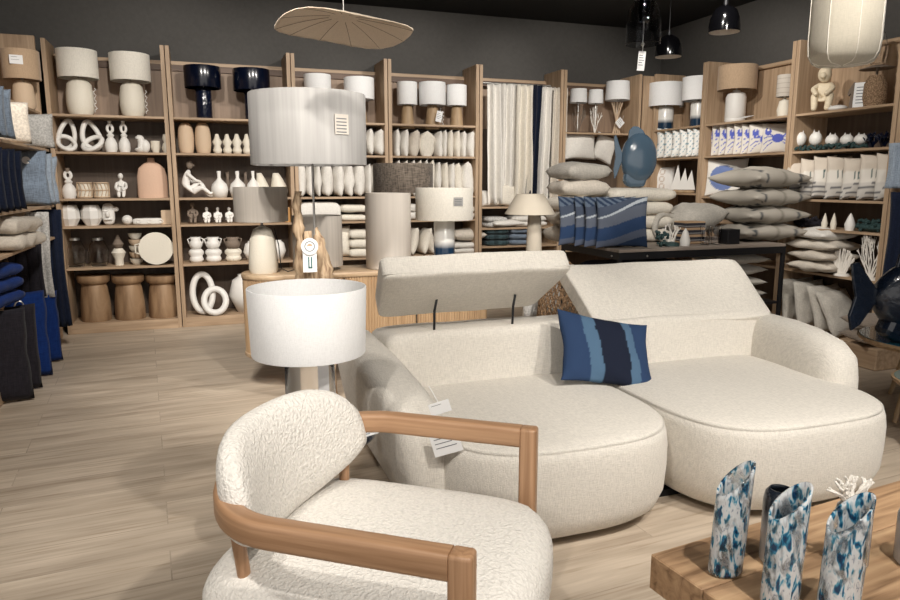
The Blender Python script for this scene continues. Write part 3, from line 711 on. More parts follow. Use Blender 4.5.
for (a, b, m1, m2, l) in ((188, 204, 'white', 'white', 'white pot vase stacked like three pebbles by the upright'), (204.5, 222, 'white', 'white', 'white two-handled pebble pot between two others'), (224, 242, 'greyclay', 'cream', 'pebble pot with a dark brown handled top')):
    X, w, h = pos(a, b, 237, z); r = w / 2; t = T('pebble_pot', l, 'vase', (X, YI, z))
    g = G(); g.lathe([(0, 0), (r * .7, 0), (r * .92, h * .1), (r * .8, h * .22), (r * .75, h * .24), (r * .98, h * .35), (r * .95, h * .44), (r * .7, h * .52), (0, h * .52)], n=24); g.build('lower_pot', m2, t, sharp=0)
    g = G(); g.lathe([(0, h * .52), (r * .6, h * .53), (r * .85, h * .68), (r * .75, h * .82), (r * .6, h * .88), (r * .72, h), (r * .6, h), (r * .45, h * .85), (0, h * .8)], n=24)
    for s_ in (-1, 1): g.tube([(s_ * r * .66, 0, h * .95), (s_ * r * .98, 0, h * .92), (s_ * r * .8, 0, h * .72)], r * .09, 6)
    g.build('upper_pot', m1, t, sharp=0)
for (a, b, yt, l) in ((243, 260, 241, 'round white moon vase behind the cream lamp base'), (271, 286, 240, 'round white moon vase close to the driftwood lamp')):
    X, w, h = pos(a, b, yt, z); r = w / 2; g = G(); g.lathe([(0, 0), (r * .5, 0), (r, h * .45), (r * .75, h * .85), (r * .4, h * .95), (r * .42, h), (r * .3, h), (0, h * .6)], n=24); tag(g.build('moon_vase', 'white', loc=(X, YI, z), sharp=0), l, 'vase')
z = .10
X, w, h = pos(194, 226, 271, z)
g = G(); q = .034
g.tube([(-.07 + .10 * cos(a), .03 * sin(a), h * .5 + (h * .5 - q) * sin(a) - 0.0) for a in [2 * pi * i / 32 for i in range(32)]], [q] * 32, 10, True)
g.tube([(.05 + .11 * cos(a), -.08 + .05 * sin(a), .12 + .12 * sin(a) + .03) for a in [2 * pi * i / 28 for i in range(28)]], q, 10, True)
zm = min(v.co.z for v in g.bm.verts); g.move(lambda p: (p.x, p.y, p.z - zm))
tag(g.build('linked_ring_sculpture', 'white', loc=(X, 7.74, z), sharp=0), 'white sculpture of two linked loops on the bottom shelf', 'sculpture')
X, w, h = pos(229, 262, 274, z); g = G(); r = w / 2; g.lathe([(0, 0), (r * .5, 0), (r, h * .45), (r * .75, h * .85), (r * .4, h * .95), (r * .42, h), (r * .3, h), (0, h * .6)], n=28)
tag(g.build('large_moon_vase', 'white', loc=(X, YI, z), sharp=0), 'large rough round white vase half hidden by the sideboard', 'vase')

# ============================================================ BAY 3 / 4 : lamps and cushions
TAPER = [(1, 0), (1, .03), (.72, .9), (.6, 1), (.2, 1)]
lamp_at('white drum lamp on wood, the first behind the big grey shade', 304, 331, 73, 91, 14, TAPER, 'shadew', 'lampwood', 2.14)
lamp_at('white drum lamp on wood standing against the curtain-side upright of its bay', 344, 374, 76, 98, 15, TAPER, 'shadew', 'lampwood', 2.14)
lamp_at('white drum lamp with tapered wooden foot, outer one of three by the tall upright', 397, 417, 81, 104, 14, TAPER, 'shadew', 'lampwood', 2.10, name='table_lamp')
t = lamp_at('white drum lamp with tapered wooden foot and a white tag, middle of three', 419, 445.5, 81, 104, 15, TAPER, 'shadew', 'lampwood', 2.10, Y=7.75, cord=True)
price_card(t, .07, .12, (.05, -.13, .19), (0, R(12), 0), string=(0, 0, .04))
lamp_at('white drum lamp with tapered wooden foot nearest the curtains', 446.5, 466.5, 84, 105, 14, TAPER, 'shadew', 'lampwood', 2.10, Y=7.75)

def cushion_row(xs, yt, z0, label, group, mats, Y=7.80, dep=.36, fitdepth=7.63, lean=0, tvar=1.1, seeds=3, name='cushion'):
    """upright cushions seen edge-on; xs = pixel borders"""
    protos = {}
    for i in range(len(xs) - 1):
        a, b = xs[i], xs[i + 1]; y = yt[i] if hasattr(yt, '__len__') else yt
        X, w, h = fitY(a, b, y, fitdepth, z0); m = mats[i % len(mats)]; w = onY(b, fitdepth, z0 + .15) - onY(a, fitdepth, z0 + .15)
        key = (m, i % seeds)
        if key not in protos: protos[key] = cushion_mesh(dep, .36, .13, 10, seed=i + len(xs), wr=.012, ex=.35)
        me = protos[key]
        if not me.materials: me.materials.append(M[m]); me.shade_smooth()
        o = bpy.data.objects.new(name, me); COL.objects.link(o)
        L = lean[i] if hasattr(lean, '__len__') else lean
        o.location = (X, Y, z0 + .002 + abs(sin(L)) * .03); o.rotation_euler = (0, L, R(90 + random.uniform(-5, 5)))
        o.rotation_euler = (L if True else 0, 0, R(90 + random.uniform(-4, 4)))
        o.scale = (1, w * tvar / .13, h / .36)
        tag(o, label.format(ORD[i]), 'cushion', group)
cushion_row([363, 368.5, 376, 387.5], [129, 128, 129], 1.79, 'white cushion, {} upright beside the big grey shade', 'white cushions upright beside the grey shade', ['whitefab'])
cushion_row([296, 307, 316, 323, 335, 345, 355.5, 367, 373, 379.5], 164, 1.34, 'puffy white cushion, {} along from the driftwood pole in the long row', 'puffy white cushions in the long row', ['whitefab'])
cushion_row([396, 402.5, 409.5, 421], [128.5, 129, 130], 1.76, 'pale cushion, {} from the upright beneath the wooden-footed lamps', 'cream cushions beneath the wooden-footed lamps', ['whitefab', 'whitefab', 'beigefab'], lean=[0, .05, .12])
cushion_row([421, 437, 444, 449, 455, 462, 468.5, 478], [131, 131, 130, 130, 130.5, 131, 131], 1.76, 'cream cushion, {} in the tight row under the curtain-side lamp', 'tight row of cream cushions', ['creamfab', 'whitefab', 'whitefab', 'creamfab'])
cushion_row([380, 388], [164], 1.34, 'white cushion squeezed {} next to the bay upright behind the brown shade', None, ['whitefab'])
cushion_row([397, 404, 411, 418, 425, 431, 437, 443.5, 450, 457, 466, 478], [160, 160, 160, 160, 160, 160, 162, 162, 163, 163, 162], 1.34, 'white cushion, {} along the row behind the brown shade', 'white cushions in the row behind the brown shade', ['whitefab', 'creamfab'], lean=[0] * 9 + [-.06, -.1])
# folded goods
def fold_at(label, mat, a, b, yt, z0, layers=2, Y=7.8, d=.34, group=None, hh=None, name='folded_throw', cat='throw'):
    X, w, h = fitY(a, b, yt, 7.64, z0); return throw(label, mat, w, d, hh or h, (X, Y, z0), 0, layers, int(a) % 17, group, name, cat)
fold_at('thick rolled white duvet on the shelf above the grey block shade', 'whitefab', 300, 341, 202, 1.07, 1, name='rolled_duvet', cat='duvet')
fold_at('cream folded blanket lying on another beside the tall stone shade', 'creamfab', 341, 367, 215, 1.07, 1)
fold_at('rumpled cream blanket, topmost of two beside the tall stone shade', 'creamfab', 341.5, 367, 205, 1.165, 1)
fold_at('folded sheet half hidden behind the brown grasscloth shade', 'whitefab', 396, 420, 204, 1.07, 2)
fold_at('folded beige sheet beneath the upright cushions near the curtains', 'beigefab', 455, 478, 206, 1.07, 2)
X, w, h = fitY(338, 353, 226, 7.64, .66); cushion('cream cushion standing on edge behind the driftwood lamp', 'creamfab', w, h, .16, (X, 7.75, .66), (R(-8), 0, 0), seed=3)
for i, yt in enumerate((252, 241, 229)):
    zz = .66 + i * .105; fold_at(f'cream folded blanket, {["lowest", "middle", "topmost"][i]} of three under the shelf by the stone shade', 'creamfab', 350, 372, yt, zz, 1, hh=.1, group='three folded cream blankets')
fold_at('folded white blanket low behind the driftwood lamp', 'whitefab', 300, 336, 240, .66, 2, name='folded_throw')
for (a, b, yt, ln, l, m) in ((408, 417, 228, .2, 'narrow cream cushion leaning behind the stone shade', 'creamfab'), (416, 432, 228, .28, 'cream cushion tilting towards the blue dipped lamp', 'creamfab'), (428, 440, 230, -.2, 'beige cushion leaning against the tilting cream one', 'beigefab')):
    X, w, h = fitY(a, b, yt, 7.64, .66); cushion(l, m, .34, h, .13, (X, 7.78, .67), (ln, 0, R(90)), seed=int(a))
cushion('plump beige pillow lying on the folded sheets beside the blue dipped lamp', 'beigefab', .42, .34, .15, (onY(466, 7.8, .9), 7.8, .80), (0, 0, 0), seed=8, lie=True)
fold_at('folded white sheets beneath the plump beige pillow', 'whitefab', 452, 479, 242, .66, 2, hh=.13)

# ============================================================ BAY 5 : curtains
def curtain(label, mat, a, b, yt, yb, seed, Y=7.66, sweep=0, group=None):
    X0 = onY(a, Y, 2); X1 = onY(b, Y, 2); zt = hz((X0 + X1) / 2, Y, yt); zb = hz((X0 + X1) / 2, Y, yb)
    t = T('curtain', label, 'curtain', ((X0 + X1) / 2, Y, zb), group=group)
    w = X1 - X0; Hh = zt - zb; g = G(); nx, nz = 40, 16; grid = []
    nf = max(1.5, w / .085)
    for j in range(nz + 1):
        v = j / nz; row = []
        for i in range(nx + 1):
            u = i / nx; amp = .042 * (.55 + .45 * (1 - v))
            y = amp * sin(2 * pi * nf * u + seed) + .008 * noise.noise(Vector((u * 4, v * 3, seed)))
            x = (u - .5) * w * (1 + .10 * (1 - v)) + sweep * (1 - v) + .012 * noise.noise(Vector((u * 3, v * 4, seed + 5)))
            row.append(g.bm.verts.new((x, y, v * Hh)))
        grid.append(row)
    for j in range(nz):
        for i in range(nx): g.bm.faces.new((grid[j][i], grid[j][i + 1], grid[j + 1][i + 1], grid[j + 1][i]))
    o = g.build('curtain_cloth', mat, t, sharp=0); m = o.modifiers.new('th', 'SOLIDIFY'); m.thickness = .004
    g = G()
    for q in range(4): g.tube([((q / 3 - .5) * w * .8 + .012 * cos(a), .012 * sin(a) , Hh + .002) for a in [pi * k / 4 for k in range(8)]], .003, 5, True)
    g.build('curtain_ring', 'steel', t)
    return t
curtain('white linen curtain next to the tall double upright', 'whitefab', 487, 501, 84, 204, 0, sweep=.03)
curtain('white curtain with crisp pleats, second from the cushion bay', 'whitefab', 500, 517, 84, 205, 1.5, Y=7.71)
curtain('pale oatmeal curtain hanging close to the navy one', 'creamfab', 516, 533, 85, 206, 3, Y=7.66)
curtain('navy blue curtain between the pale ones', 'navyfab', 532, 540, 85, 208, .5, Y=7.665, sweep=-.06)
curtain('cream curtain just beyond the navy one', 'whitefab', 541, 554, 87, 208, 2, Y=7.69, sweep=-.04)
curtain('beige curtain against the bay upright near the stacked pillows', 'beigefab', 552, 567, 88, 208, 4, Y=7.64, sweep=-.03)
g = G(); g.tube([(3.13, 7.87, 2.66), (4.12, 7.85, 2.66)], .012, 10); tag(g.build('curtain_rail', 'steel'), 'thin metal rail behind the tops of the hanging curtains', 'rail')
cushion('small cream cushion slumped on the shelf below the white curtains', 'whitefab', .26, .2, .1, (onY(492, 7.7, 1.25), 7.72, 1.21), (R(-12), 0, 0), seed=2)
cushion('pointed cream cushion slipping over the shelf edge below the curtains', 'creamfab', .24, .26, .08, (onY(506, 7.66, 1.2), 7.67, 1.212), (R(-6), R(8), 0), seed=5)
for i, (a, b, yt, m, l) in enumerate(((487, 508, 217, 'knit', 'folded pale knit throw beneath the slumped cream cushion'), (514, 549, 216, 'whitefab', 'folded white throw behind the mushroom lamp'))):
    fold_at(l, m, a, b, yt, .96, 2)
cushion('flat white pillow lying out over the shelf beside the mushroom lamp', 'whitefab', .42, .3, .09, (onY(505, 7.68, 1), 7.72, .962), (0, 0, R(8)), seed=6, lie=True)
for i, (a, b) in enumerate(((487, 510), (511, 529))):
    for j, zz in enumerate((.74, .81, .88)):
        fold_at(f'dark {["teal", "slate"][i]} wrapped throw, {["lowest", "middle", "topmost"][j]} of three {["by the double upright", "behind the mushroom lamp"][i]}', 'teal' if i == 0 else 'denim', a, b, 240, zz, 1, hh=.065, group='dark wrapped throws')

# ============================================================ BAY 6 : coral lamps, pillows
def branch(g, p, d, L, r, depth, rnd, spread=.6, flat=1.0):
    q = p + d * L; mid = (p + q) / 2 + Vector((rnd.uniform(-1, 1), rnd.uniform(-1, 1) * flat, rnd.uniform(-1, 1))) * L * .12
    g.tube([p, mid, q], [r, r * .85, r * .7], 6); 
    if depth == 0: g.ball(q, r * .8, u=6, v=4); return
    for k in range(rnd.choice([2, 2, 3])):
        dd = (d + Vector((rnd.uniform(-1, 1), rnd.uniform(-1, 1) * flat, rnd.uniform(-.2, .7))) * spread).normalized()
        branch(g, q, dd, L * rnd.uniform(.62, .85), r * .72, depth - 1, rnd, spread, flat)
def coral_geo(w, h, seed, stems=5, depth=3, r=.01, flat=.4):
    g = G(); rnd = random.Random(seed)
    for i in range(stems):
        a = (i + .5) / stems * 2 - 1
        branch(g, Vector((a * w * .12, 0, .01)), Vector((a * 1.3, rnd.uniform(-.3, .3) * flat, 1)).normalized(), h * .30, r, depth, rnd, .95, flat)
    xs = [v.co.x for v in g.bm.verts]; zs = [v.co.z for v in g.bm.verts]
    fx = w / (max(xs) - min(xs)); fz = h / max(zs); z0 = min(zs)
    g.move(lambda p: (p.x * fx, p.y * fx, max(0, p.z) * fz)); return g
def coral_lamp(label, a, b, y0, y1, z0, Y, mat='coral', sticks=False):
    X, w, _ = fitY(a, b, y0, Y, z0); zt, zb = hz(X, Y - w / 2, y0) - z0, hz(X, Y - w / 2, y1) - z0
    t = T('coral_lamp' if not sticks else 'stick_lamp', label, 'lamp', (X, Y, z0))
    if sticks:
        g = G(); rnd = random.Random(3)
        for i in range(11):
            q = 2 * pi * i / 11; g.tube([(.05 * cos(q), .05 * sin(q), 0), (.012 * cos(q + 2), .012 * sin(q + 2), zb * .45), (.07 * cos(q + 3), .07 * sin(q + 3), zb * .93)], [.008, .007, .005], 6)
        g.build('stick_base', 'beige', t)
    else: coral_geo(w * .9, zb * .95, int(a), 4, 2, .012, .8).build('coral_base', mat, t)
    g = G(); g.tube([(0, 0, 0), (0, 0, zt * .8)], .005, 6); g.build('lamp_fitting', 'steel', t)
    shade_geo(w / 2, w / 2 * .92, zt - zb, z0=zb).build('lamp_shade', 'shadew', t); return t
coral_lamp('small lamp with white shade on brown coral foot beside the curtains', 569, 586.5, 88, 102, 2.10, 7.74, 'greyclay')
coral_lamp('small lamp with white shade on white coral foot, between two others', 587.5, 602.5, 89, 103, 2.10, 7.74)
t = coral_lamp('lamp with tapered white shade on crossed sticks in the corner bay', 604, 629, 80, 99, 2.10, 7.78, sticks=True)
price_card(t, .1, .1, (.02, -.1, .17), (0, R(45), 0), string=(-.02, .02, .06), lines=3)

# ============================================================ black display table
BTX0, BTX1, BTY0, BTY1, BTZ = 3.22, 4.98, 4.86, 5.84, .95
t = T('display_table', 'black metal display table with grey slatted top behind the sofa', 'table', (BTX0, BTY0, 0))
w_, d_ = BTX1 - BTX0, BTY1 - BTY0
g = G()
for i in range(9): g.box(0, w_, d_ * i / 9 + .002, d_ * (i + 1) / 9 - .002, BTZ - .025, BTZ, .002, 1)
g.build('table_top', 'slatgrey', t, smooth=False)
for x in (0, w_ - .03):
    for y in (0, d_ - .03): g = G(); g.box(x, x + .03, y, y + .03, 0, BTZ - .085, .001, 1); g.build('leg', 'blackmetal', t, smooth=False)
g = G(); g.box(0, w_, 0, .03, BTZ - .085, BTZ - .025); g.box(0, w_, d_ - .03, d_, BTZ - .085, BTZ - .025); g.box(0, .03, .03, d_ - .03, BTZ - .085, BTZ - .025); g.box(w_ - .03, w_, .03, d_ - .03, BTZ - .085, BTZ - .025)
g.build('apron', 'blackmetal', t, smooth=False)
g = G(); g.box(.03, w_ - .03, .01, d_ - .01, .40, .42); g.build('lower_shelf', 'blackmetal', t, smooth=False)
for c_ in ((-.006, .10), (.27, -.004)): g = G(); g.ball((c_[0], c_[1], BTZ - .06), .009); g.build('frame_bolt', 'steel', t)
# hanging / stored dark textiles under table
tag(folded(.9, .7, .36, 3, 4, .02).build('quilt', 'navyfab', loc=(3.75, 5.3, .421), sharp=0), 'dark navy quilt folded on the lower shelf of the black table', 'quilt')
for i, zz in enumerate((.421, .53, .64, .745)):
    cushion(f'grey patterned cushion, {["lowest", "second", "third", "topmost"][i]} in the pile under the black table top', 'greyfab', .56, .5, .115, (4.62, 5.2, zz), (0, 0, R(4 * (-1) ** i)), 'patterned cushions under the black table', seed=i, lie=True, wr=.01)

# striped blue cushions on the table
NB, MB_, LB_, SB_ = 0, 0, (.40, .44, .48), (.115, .135, .18)
def wavecol(u, v, s):
    c = .55 * u * .5 + .35 * sin(u * 1.6 + .4) * .5
    y = v - .25 * sin(u * 1.5)
    if y > .82: return (.02, .035, .07) if (int((u + y) * 9) % 2) else (.10, .13, .18)
    if y > .47 + .12 * u and y < .57 + .16 * u: return LB_
    if y > .46: return (.055, .07, .105)
    if y > .0: return (.10, .115, .15)
    if y > -.5: return (.022, .045, .105)
    if y > -.8: return (.075, .09, .13)
    return (.016, .03, .065)
wl = ['blue wave-striped cushion hindmost of four, touching the beige pillow pile', 'blue wave-striped cushion, second from the beige pillow pile', 'blue wave-striped cushion directly behind the one in full view', 'blue wave-striped cushion facing outward in full view on the table']
for i, (pl, Y, rz) in enumerate(((562, 5.30, -12), (578, 5.20, -12), (588, 5.10, -12), (600, 5.0, -12))):
    X = onY(pl, Y, 1.1) + .225 * cos(R(rz))
    cushion(wl[i], 'print', .46, .43, .085 if i < 3 else .12, (X, Y + .225 * sin(R(rz)) + .05, BTZ + .002), (R(-6), 0, R(rz)), 'blue wave-striped cushions', seed=i + 1, n=64, col=wavecol, wr=.006)
# pillow pile at the table's far left corner
PX = onY(573, 5.62, 1.1)
zz = BTZ
hs = [(.16, 'beigefab', .40), (.14, 'beigefab', .40), (.14, 'creamfab', .40), (.15, 'beigefab', .46), (.155, 'greyfab', .46)]
nm = ['lowest', 'second from the table', 'third from the table', 'fourth from the table', 'topmost grey one']
for i, (hh, m, wd) in enumerate(hs):
    cushion(f'plump beige pillow, {nm[i]} in the pile beside the blue cushions' if i < 4 else 'plump grey pillow on top of the beige pile below the coral lamps', m, wd, .40, hh * 1.05, (PX + (.05 if i > 2 else 0), 5.64, zz), (0, 0, R(6 * (-1) ** i)), 'pillow pile beside the blue cushions', seed=i + 3, lie=True, wr=.012, ex=.24, pinch=.02, name='pillow'); zz += hh * .95
X = onY(584, 7.6, 1.8)
cushion('flat white pillow standing below the coral lamps', 'whitefab', .46, .34, .14, (X, 7.70, hz(X, 7.7, 160)), (R(-8), 0, 0), seed=2, name='pillow')
X = onY(607, 7.6, 1.8)
cushion('small white pillow corner showing beside the blue fish', 'whitefab', .3, .36, .12, (X, 7.74, hz(X, 7.74, 162)), (R(-8), R(20), 0), seed=7, name='pillow')
g = G(); g.box(4.22, 5.2, 7.61, 8.0, 1.78, 1.80); 
# second pile carrying the blue fish
FX = onY(632, 5.6, 1.3)
zz = BTZ; zt = hz(FX, 5.45, 188)
n_ = 4; hh = (zt - zz) / n_
for i in range(n_):
    throw(f'thick cream folded duvet, {["lowest", "second", "third", "topmost"][i]} in the pile that carries the blue fish', 'creamfab', .58 + .05 * (i == 3), .46, hh, (FX, 5.6, zz + i * hh), 0, 1, i + 2, 'cream duvets under the blue fish', 'folded_duvet', 'duvet')

def fish(label, mat, loc, L, Hh, th, rz=0, flip=1, upright=False):
    """ceramic angel-fish vase: flat oval body, dorsal and belly fins, fan tail"""
    t = T('fish_vase', label, 'vase', loc, rz)
    g = G(); n = 26; rings = []
    for i in range(n + 1):
        u = i / n; x = (u - .42) * L * .95 * flip
        e = max(.0001, 1 - (2 * u - 1) ** 2) ** .5
        hh = Hh * .40 * e * (1.0 if u < .8 else 1) + .01; tt = th / 2 * e ** .7 + .002
        zc = Hh * .48
        rings.append([(x, tt * cos(a) * (1 + .08 * cos(3 * a)), zc + hh * sin(a)) for a in [2 * pi * k / 20 for k in range(20)]])
    g.loft(rings); g.build('fish_body', mat, t, sharp=0)
    def fin(name, pts, tk=.02):
        g = G(); a = [(x * L * flip, -tk / 2, z * Hh) for x, z in pts]; b = [(x * L * flip, tk / 2, z * Hh) for x, z in pts]
        g.loft([a, b]); o = g.build(name, mat, t, smooth=False); m = o.modifiers.new('b', 'BEVEL'); m.width = tk * .35; m.segments = 2; return o
    fin('tail_fin', [(-.34, .50), (-.44, .66), (-.56, .86), (-.62, .84), (-.585, .62), (-.56, .50), (-.60, .30), (-.57, .14), (-.50, .2), (-.42, .36)])
    fin('dorsal_fin', [(-.25, .7), (-.22, .93), (-.12, 1.0), (.02, 1.0), (.16, .94), (.3, .8), (.36, .66), (.1, .74)])
    fin('belly_fin', [(-.28, .3), (-.34, .1), (-.2, .0), (.25, .0), (.30, .12), (.32, .28), (0, .25)], th * .5)
    g = G(); 
    for s_ in (-1, 1): g.ball((L * .37 * flip, s_ * th * .30, Hh * .58), .016, .008, .016)
    g.build('eye', mat, t); return t
X, w, h = FX, S(46, FX, 5.6), hz(FX, 5.5, 126) - zt
fish('dusty blue ceramic fish vase standing on the cream duvet pile', 'fish1', (FX + .02, 5.6, zt + .004), w * .82, h, .20, R(-12))

# small things on the black table
YT = 5.02
def tpos(a, b, yt, Y=YT): return fitY(a, b, yt, Y, BTZ)
X, w, h = tpos(660, 683, 222); t = T('coral_ornament', 'white branching coral ornament next to the blue wave cushions', 'ornament', (X, YT, BTZ)); coral_geo(w, h, 5, 6, 2, .011, .9).build('coral', 'coral', t); 
g = G(); g.lathe([(0, 0), (w * .4, 0), (w * .35, .03), (0, .04)], n=16); g.build('base', 'greenleaf', t)
X, w, h = tpos(653, 664, 232); g = G()
rnd = random.Random(2)
for i in range(30): a = rnd.uniform(0, 6.28); rr = rnd.uniform(0, w * .6); g.ball((rr * cos(a), rr * sin(a), .01 + rnd.uniform(0, h)), .014, u=6, v=4)
tag(g.build('pine_wreath', 'greenleaf', loc=(X, YT - .06, BTZ)), 'little dark green beaded bundle at the foot of the blue cushion', 'ornament')
X, w, h = tpos(678, 689, 228); g = G(); g.lathe([(0, 0), (w * .45, 0), (w * .5, h * .3), (w * .25, h * .8), (0.002, h)], n=14); tag(g.build('teardrop_ornament', 'white', loc=(X, YT - .03, BTZ)), 'small white teardrop ornament beside the striped rope box', 'ornament')
X, w, h = tpos(677, 702, 221, 5.2); g = G(); g.box(-w / 2, w / 2, -.09, .09, 0, h, .01); g.mi = 0; tag(g.build('rope_box', 'stripebox', loc=(X, 5.2, BTZ), smooth=False), 'small brown and black striped rope box on the black table', 'box')
for (a, b, l) in ((700, 711, 'small clear glass tumbler beside the rope box'), (711, 722, 'small clear glass tumbler beside the black casket')):
    X, w, h = tpos(a, b, 226); r = w / 2; g = G(); g.lathe([(0, 0), (r * .85, 0), (r, h), (r * .9, h), (r * .78, .01), (0, .01)], n=20); tag(g.build('glass_tumbler', 'glass', loc=(X, YT, BTZ)), l, 'glass')
X, w, h = tpos(722, 738, 229); g = G(); g.box(-w / 2, w / 2, -.06, .06, 0, h, .006); tag(g.build('casket', 'blackmetal', loc=(X, YT, BTZ), smooth=False), 'small black casket under the pile of grey cushions', 'box')
def linecol(u, v, s):
    if abs(abs(u) - .62) < .06 and int((v + 2) * 7) % 2: return (.08, .085, .09)
    if abs(u - .1) < .02: return (.25, .23, .195)
    return (.38, .35, .305)
zz = BTZ
for i, (yt, dx) in enumerate(((224, -8), (207, -4), (189, -4), (169, -10))):
    X = onY(757 + dx * .3, 5.3, 1.1)
    wd = .72; hgt = hz(X, 5.2, yt) - zz
    cushion(f'grey linen cushion with dark dashes, {["lowest", "second", "third", "topmost"][i]} in the tall pile on the black table', 'print', wd, .6, hgt * 1.1, (X, 5.28, zz + .002), (0, 0, R(-4 + 4 * i)), 'grey dashed cushions on the black table', seed=i + 9, lie=True, n=26, col=linecol, wr=.01, pinch=.09); zz += hgt * .96
X = onY(690, 5.5, 1.1)
cushion('large plain grey cushion slumped behind the rope box', 'greyfab', .60, .5, .30, (X, 5.50, BTZ + .05), (0, R(-14), R(10)), seed=4, lie=True, wr=.015)
g = G(); g.tube([(.16 * cos(a), .02 * sin(2 * a), .15 + .13 * sin(a)) for a in [2 * pi * i / 26 for i in range(26)]], .028, 9, True)
tag(g.build('padded_ring', 'greyfab', loc=(onY(677, 5.25, 1.1), 5.3, BTZ), rot=(R(-25), 0, 0), sharp=0), 'grey padded fabric ring leaning against the plain grey cushion', 'ornament')

# ============================================================ RIGHT WALL
XI = 5.56
def lampR(label, sx0, sx1, sy0, sy1, bw, prof, smat, bmat, z0, X=XI, **k):
    Y, w, _ = fitX(sx0, sx1, sy0, X, z0 + .25); d = w / 2
    zt = hz(X - d * .35, Y - d * .9, sy0) - z0; zb = hz(X - d * .35, Y - d * .9, sy1) - z0; r = S(bw, X, Y) / 2
    return drum_lamp('table_lamp', label, (X, Y, z0), d, d, zt - zb, zb, [(r * a, zb * b) for a, b in prof], smat, bmat, **k)
lampR('white drum lamp with blue dipped foot nearest the corner of the shop', 648, 684, 81, 105, 16, CYL, 'shadew', 'dipblue', 2.14)
lampR('white drum lamp with blue dipped foot half hidden by the upright', 682, 716, 75, 99, 14, CYL, 'shadew', 'dipblue', 2.14)
lampR('large beige drum lamp with ribbed white foot above the crab cushions', 717, 757, 63, 88, 19, [(.9, 0), (1, .06), (1, .1), (.97, .12), (1, .14), (1, .78), (.85, .9), (.4, .95), (.35, 1)], 'shadetan', 'white', 2.14)
Y, w, h = fitX(740, 752, 115, 5.44, 2.14); g = G(); g.box(-.05, .05, -.07, .07, 0, .003); g.move(lambda p: (p.x, p.y, p.z + .02 + .25 * (p.x + .05))); tag(g.build('price_card', 'card', loc=(5.44, Y, 2.14), smooth=False), 'white price card propped at the foot of the beige lamp', 'card')
def print_grid(parent=None): pass
M['grid'] = stripey('pale_windowpane', [(0, (.55, .50, .44)), (.12, (.34, .28, .22)), (.2, (.55, .50, .44))], 22, 'Z')
Y, w, h = fitX(774, 792, 78, XI, 2.14); Y -= .02
t = T('table_lamp', 'little lamp with checked shade tucked beside the tall upright', 'lamp', (XI, Y, 2.14)); zb = hz(XI, Y, 97) - 2.14; zt = hz(XI, Y, 75) - 2.14
shade_geo(w / 2, w / 2, zt - zb, z0=zb).build('lamp_shade', 'grid', t)
g = G(); g.lathe([(0, 0), (w * .34, 0), (w * .42, zb * .35), (w * .3, zb * .8), (w * .08, zb * .9), (w * .08, zb + .05), (0, zb + .05)], n=22); g.build('lamp_base', 'cream', t)

def row_right(xs, yt, z0, label, group, mats, X=5.58, dep=.34, fit=5.42, tvar=1.15, col=None, rzv=4, rz0=0, name='cushion'):
    protos = {}
    for i in range(len(xs) - 1):
        Y, w, h = fitX(xs[i], xs[i + 1], yt, fit, z0); m = mats[i % len(mats)]; key = (m, i % 3)
        dist = abs(onX(xs[i], fit, z0 + .15) - onX(xs[i + 1], fit, z0 + .15))
        if key not in protos:
            me = cushion_mesh(dep, .36, .13, 26 if col else 10, seed=i + 5, wr=.010, col=col); me.materials.append(M[m]); me.shade_smooth(); protos[key] = me
        o = bpy.data.objects.new(name, protos[key]); COL.objects.link(o)
        o.location = (X, Y, z0 + .002); o.rotation_euler = (0, 0, R(rz0 + random.uniform(-rzv, rzv))); o.scale = (1, dist * tvar / .13, h / .36)
        tag(o, label.format(ORD[i]), 'cushion', group)
def dotcol(u, v, s):
    k = sin(u * 22) * sin(v * 18)
    return (.10, .28, .36) if k > .72 else (.80, .79, .76)
row_right([646, 655, 662.5, 670, 678, 685.5, 692, 698.5], 128, 1.79, 'white cushion with tiny blue dots, {} along from the corner under the blue-footed lamps', 'white dotted cushions', ['print'], col=dotcol, rz0=-14)
def crabcol(u, v, s):
    bg = (.76, .72, .66)
    x, y = u / .95, v / .95
    blue = (.10, .13, .50)
    if (x / .34) ** 2 + ((y + .05) / .3) ** 2 < 1: return blue
    for sg in (-1, 1):
        if ((x - sg * .62) / .2) ** 2 + ((y - .42) / .27) ** 2 < 1 and not (abs(x - sg * .62) < .05 and y > .45): return blue
        # arm
        if abs((y - .1) - (x * sg - .3) * .7) < .06 and .25 < x * sg < .6: return blue
        for q, b0 in ((.05, .1), (-.15, -.25), (-.3, -.75)):
            xx = x * sg
            if .3 < xx < .85 and abs(y - (q + b0 * (xx - .3) - .6 * max(0, xx - .6))) < .035: return blue
    if abs(x) > 1.03: return (.70, .48, .44)
    return bg
row_right([703.5, 711.5, 719.5, 726, 734, 742, 749.5, 757], 123, 1.79, 'cushion printed with a blue crab, {} in the overlapping row from the pale upright', 'blue crab cushions in the overlapping row', ['print'], col=crabcol, tvar=.62, rz0=-46, X=5.58, rzv=2)
Y, w, h = fitX(757, 781, 122, 5.50, 1.79)
cushion('cushion showing its whole blue crab, standing last beside the tall upright', 'print', .33, h, .09, (5.62, Y - .0, 1.792), (R(-6), 0, R(-52)), seed=3, n=44, col=crabcol)
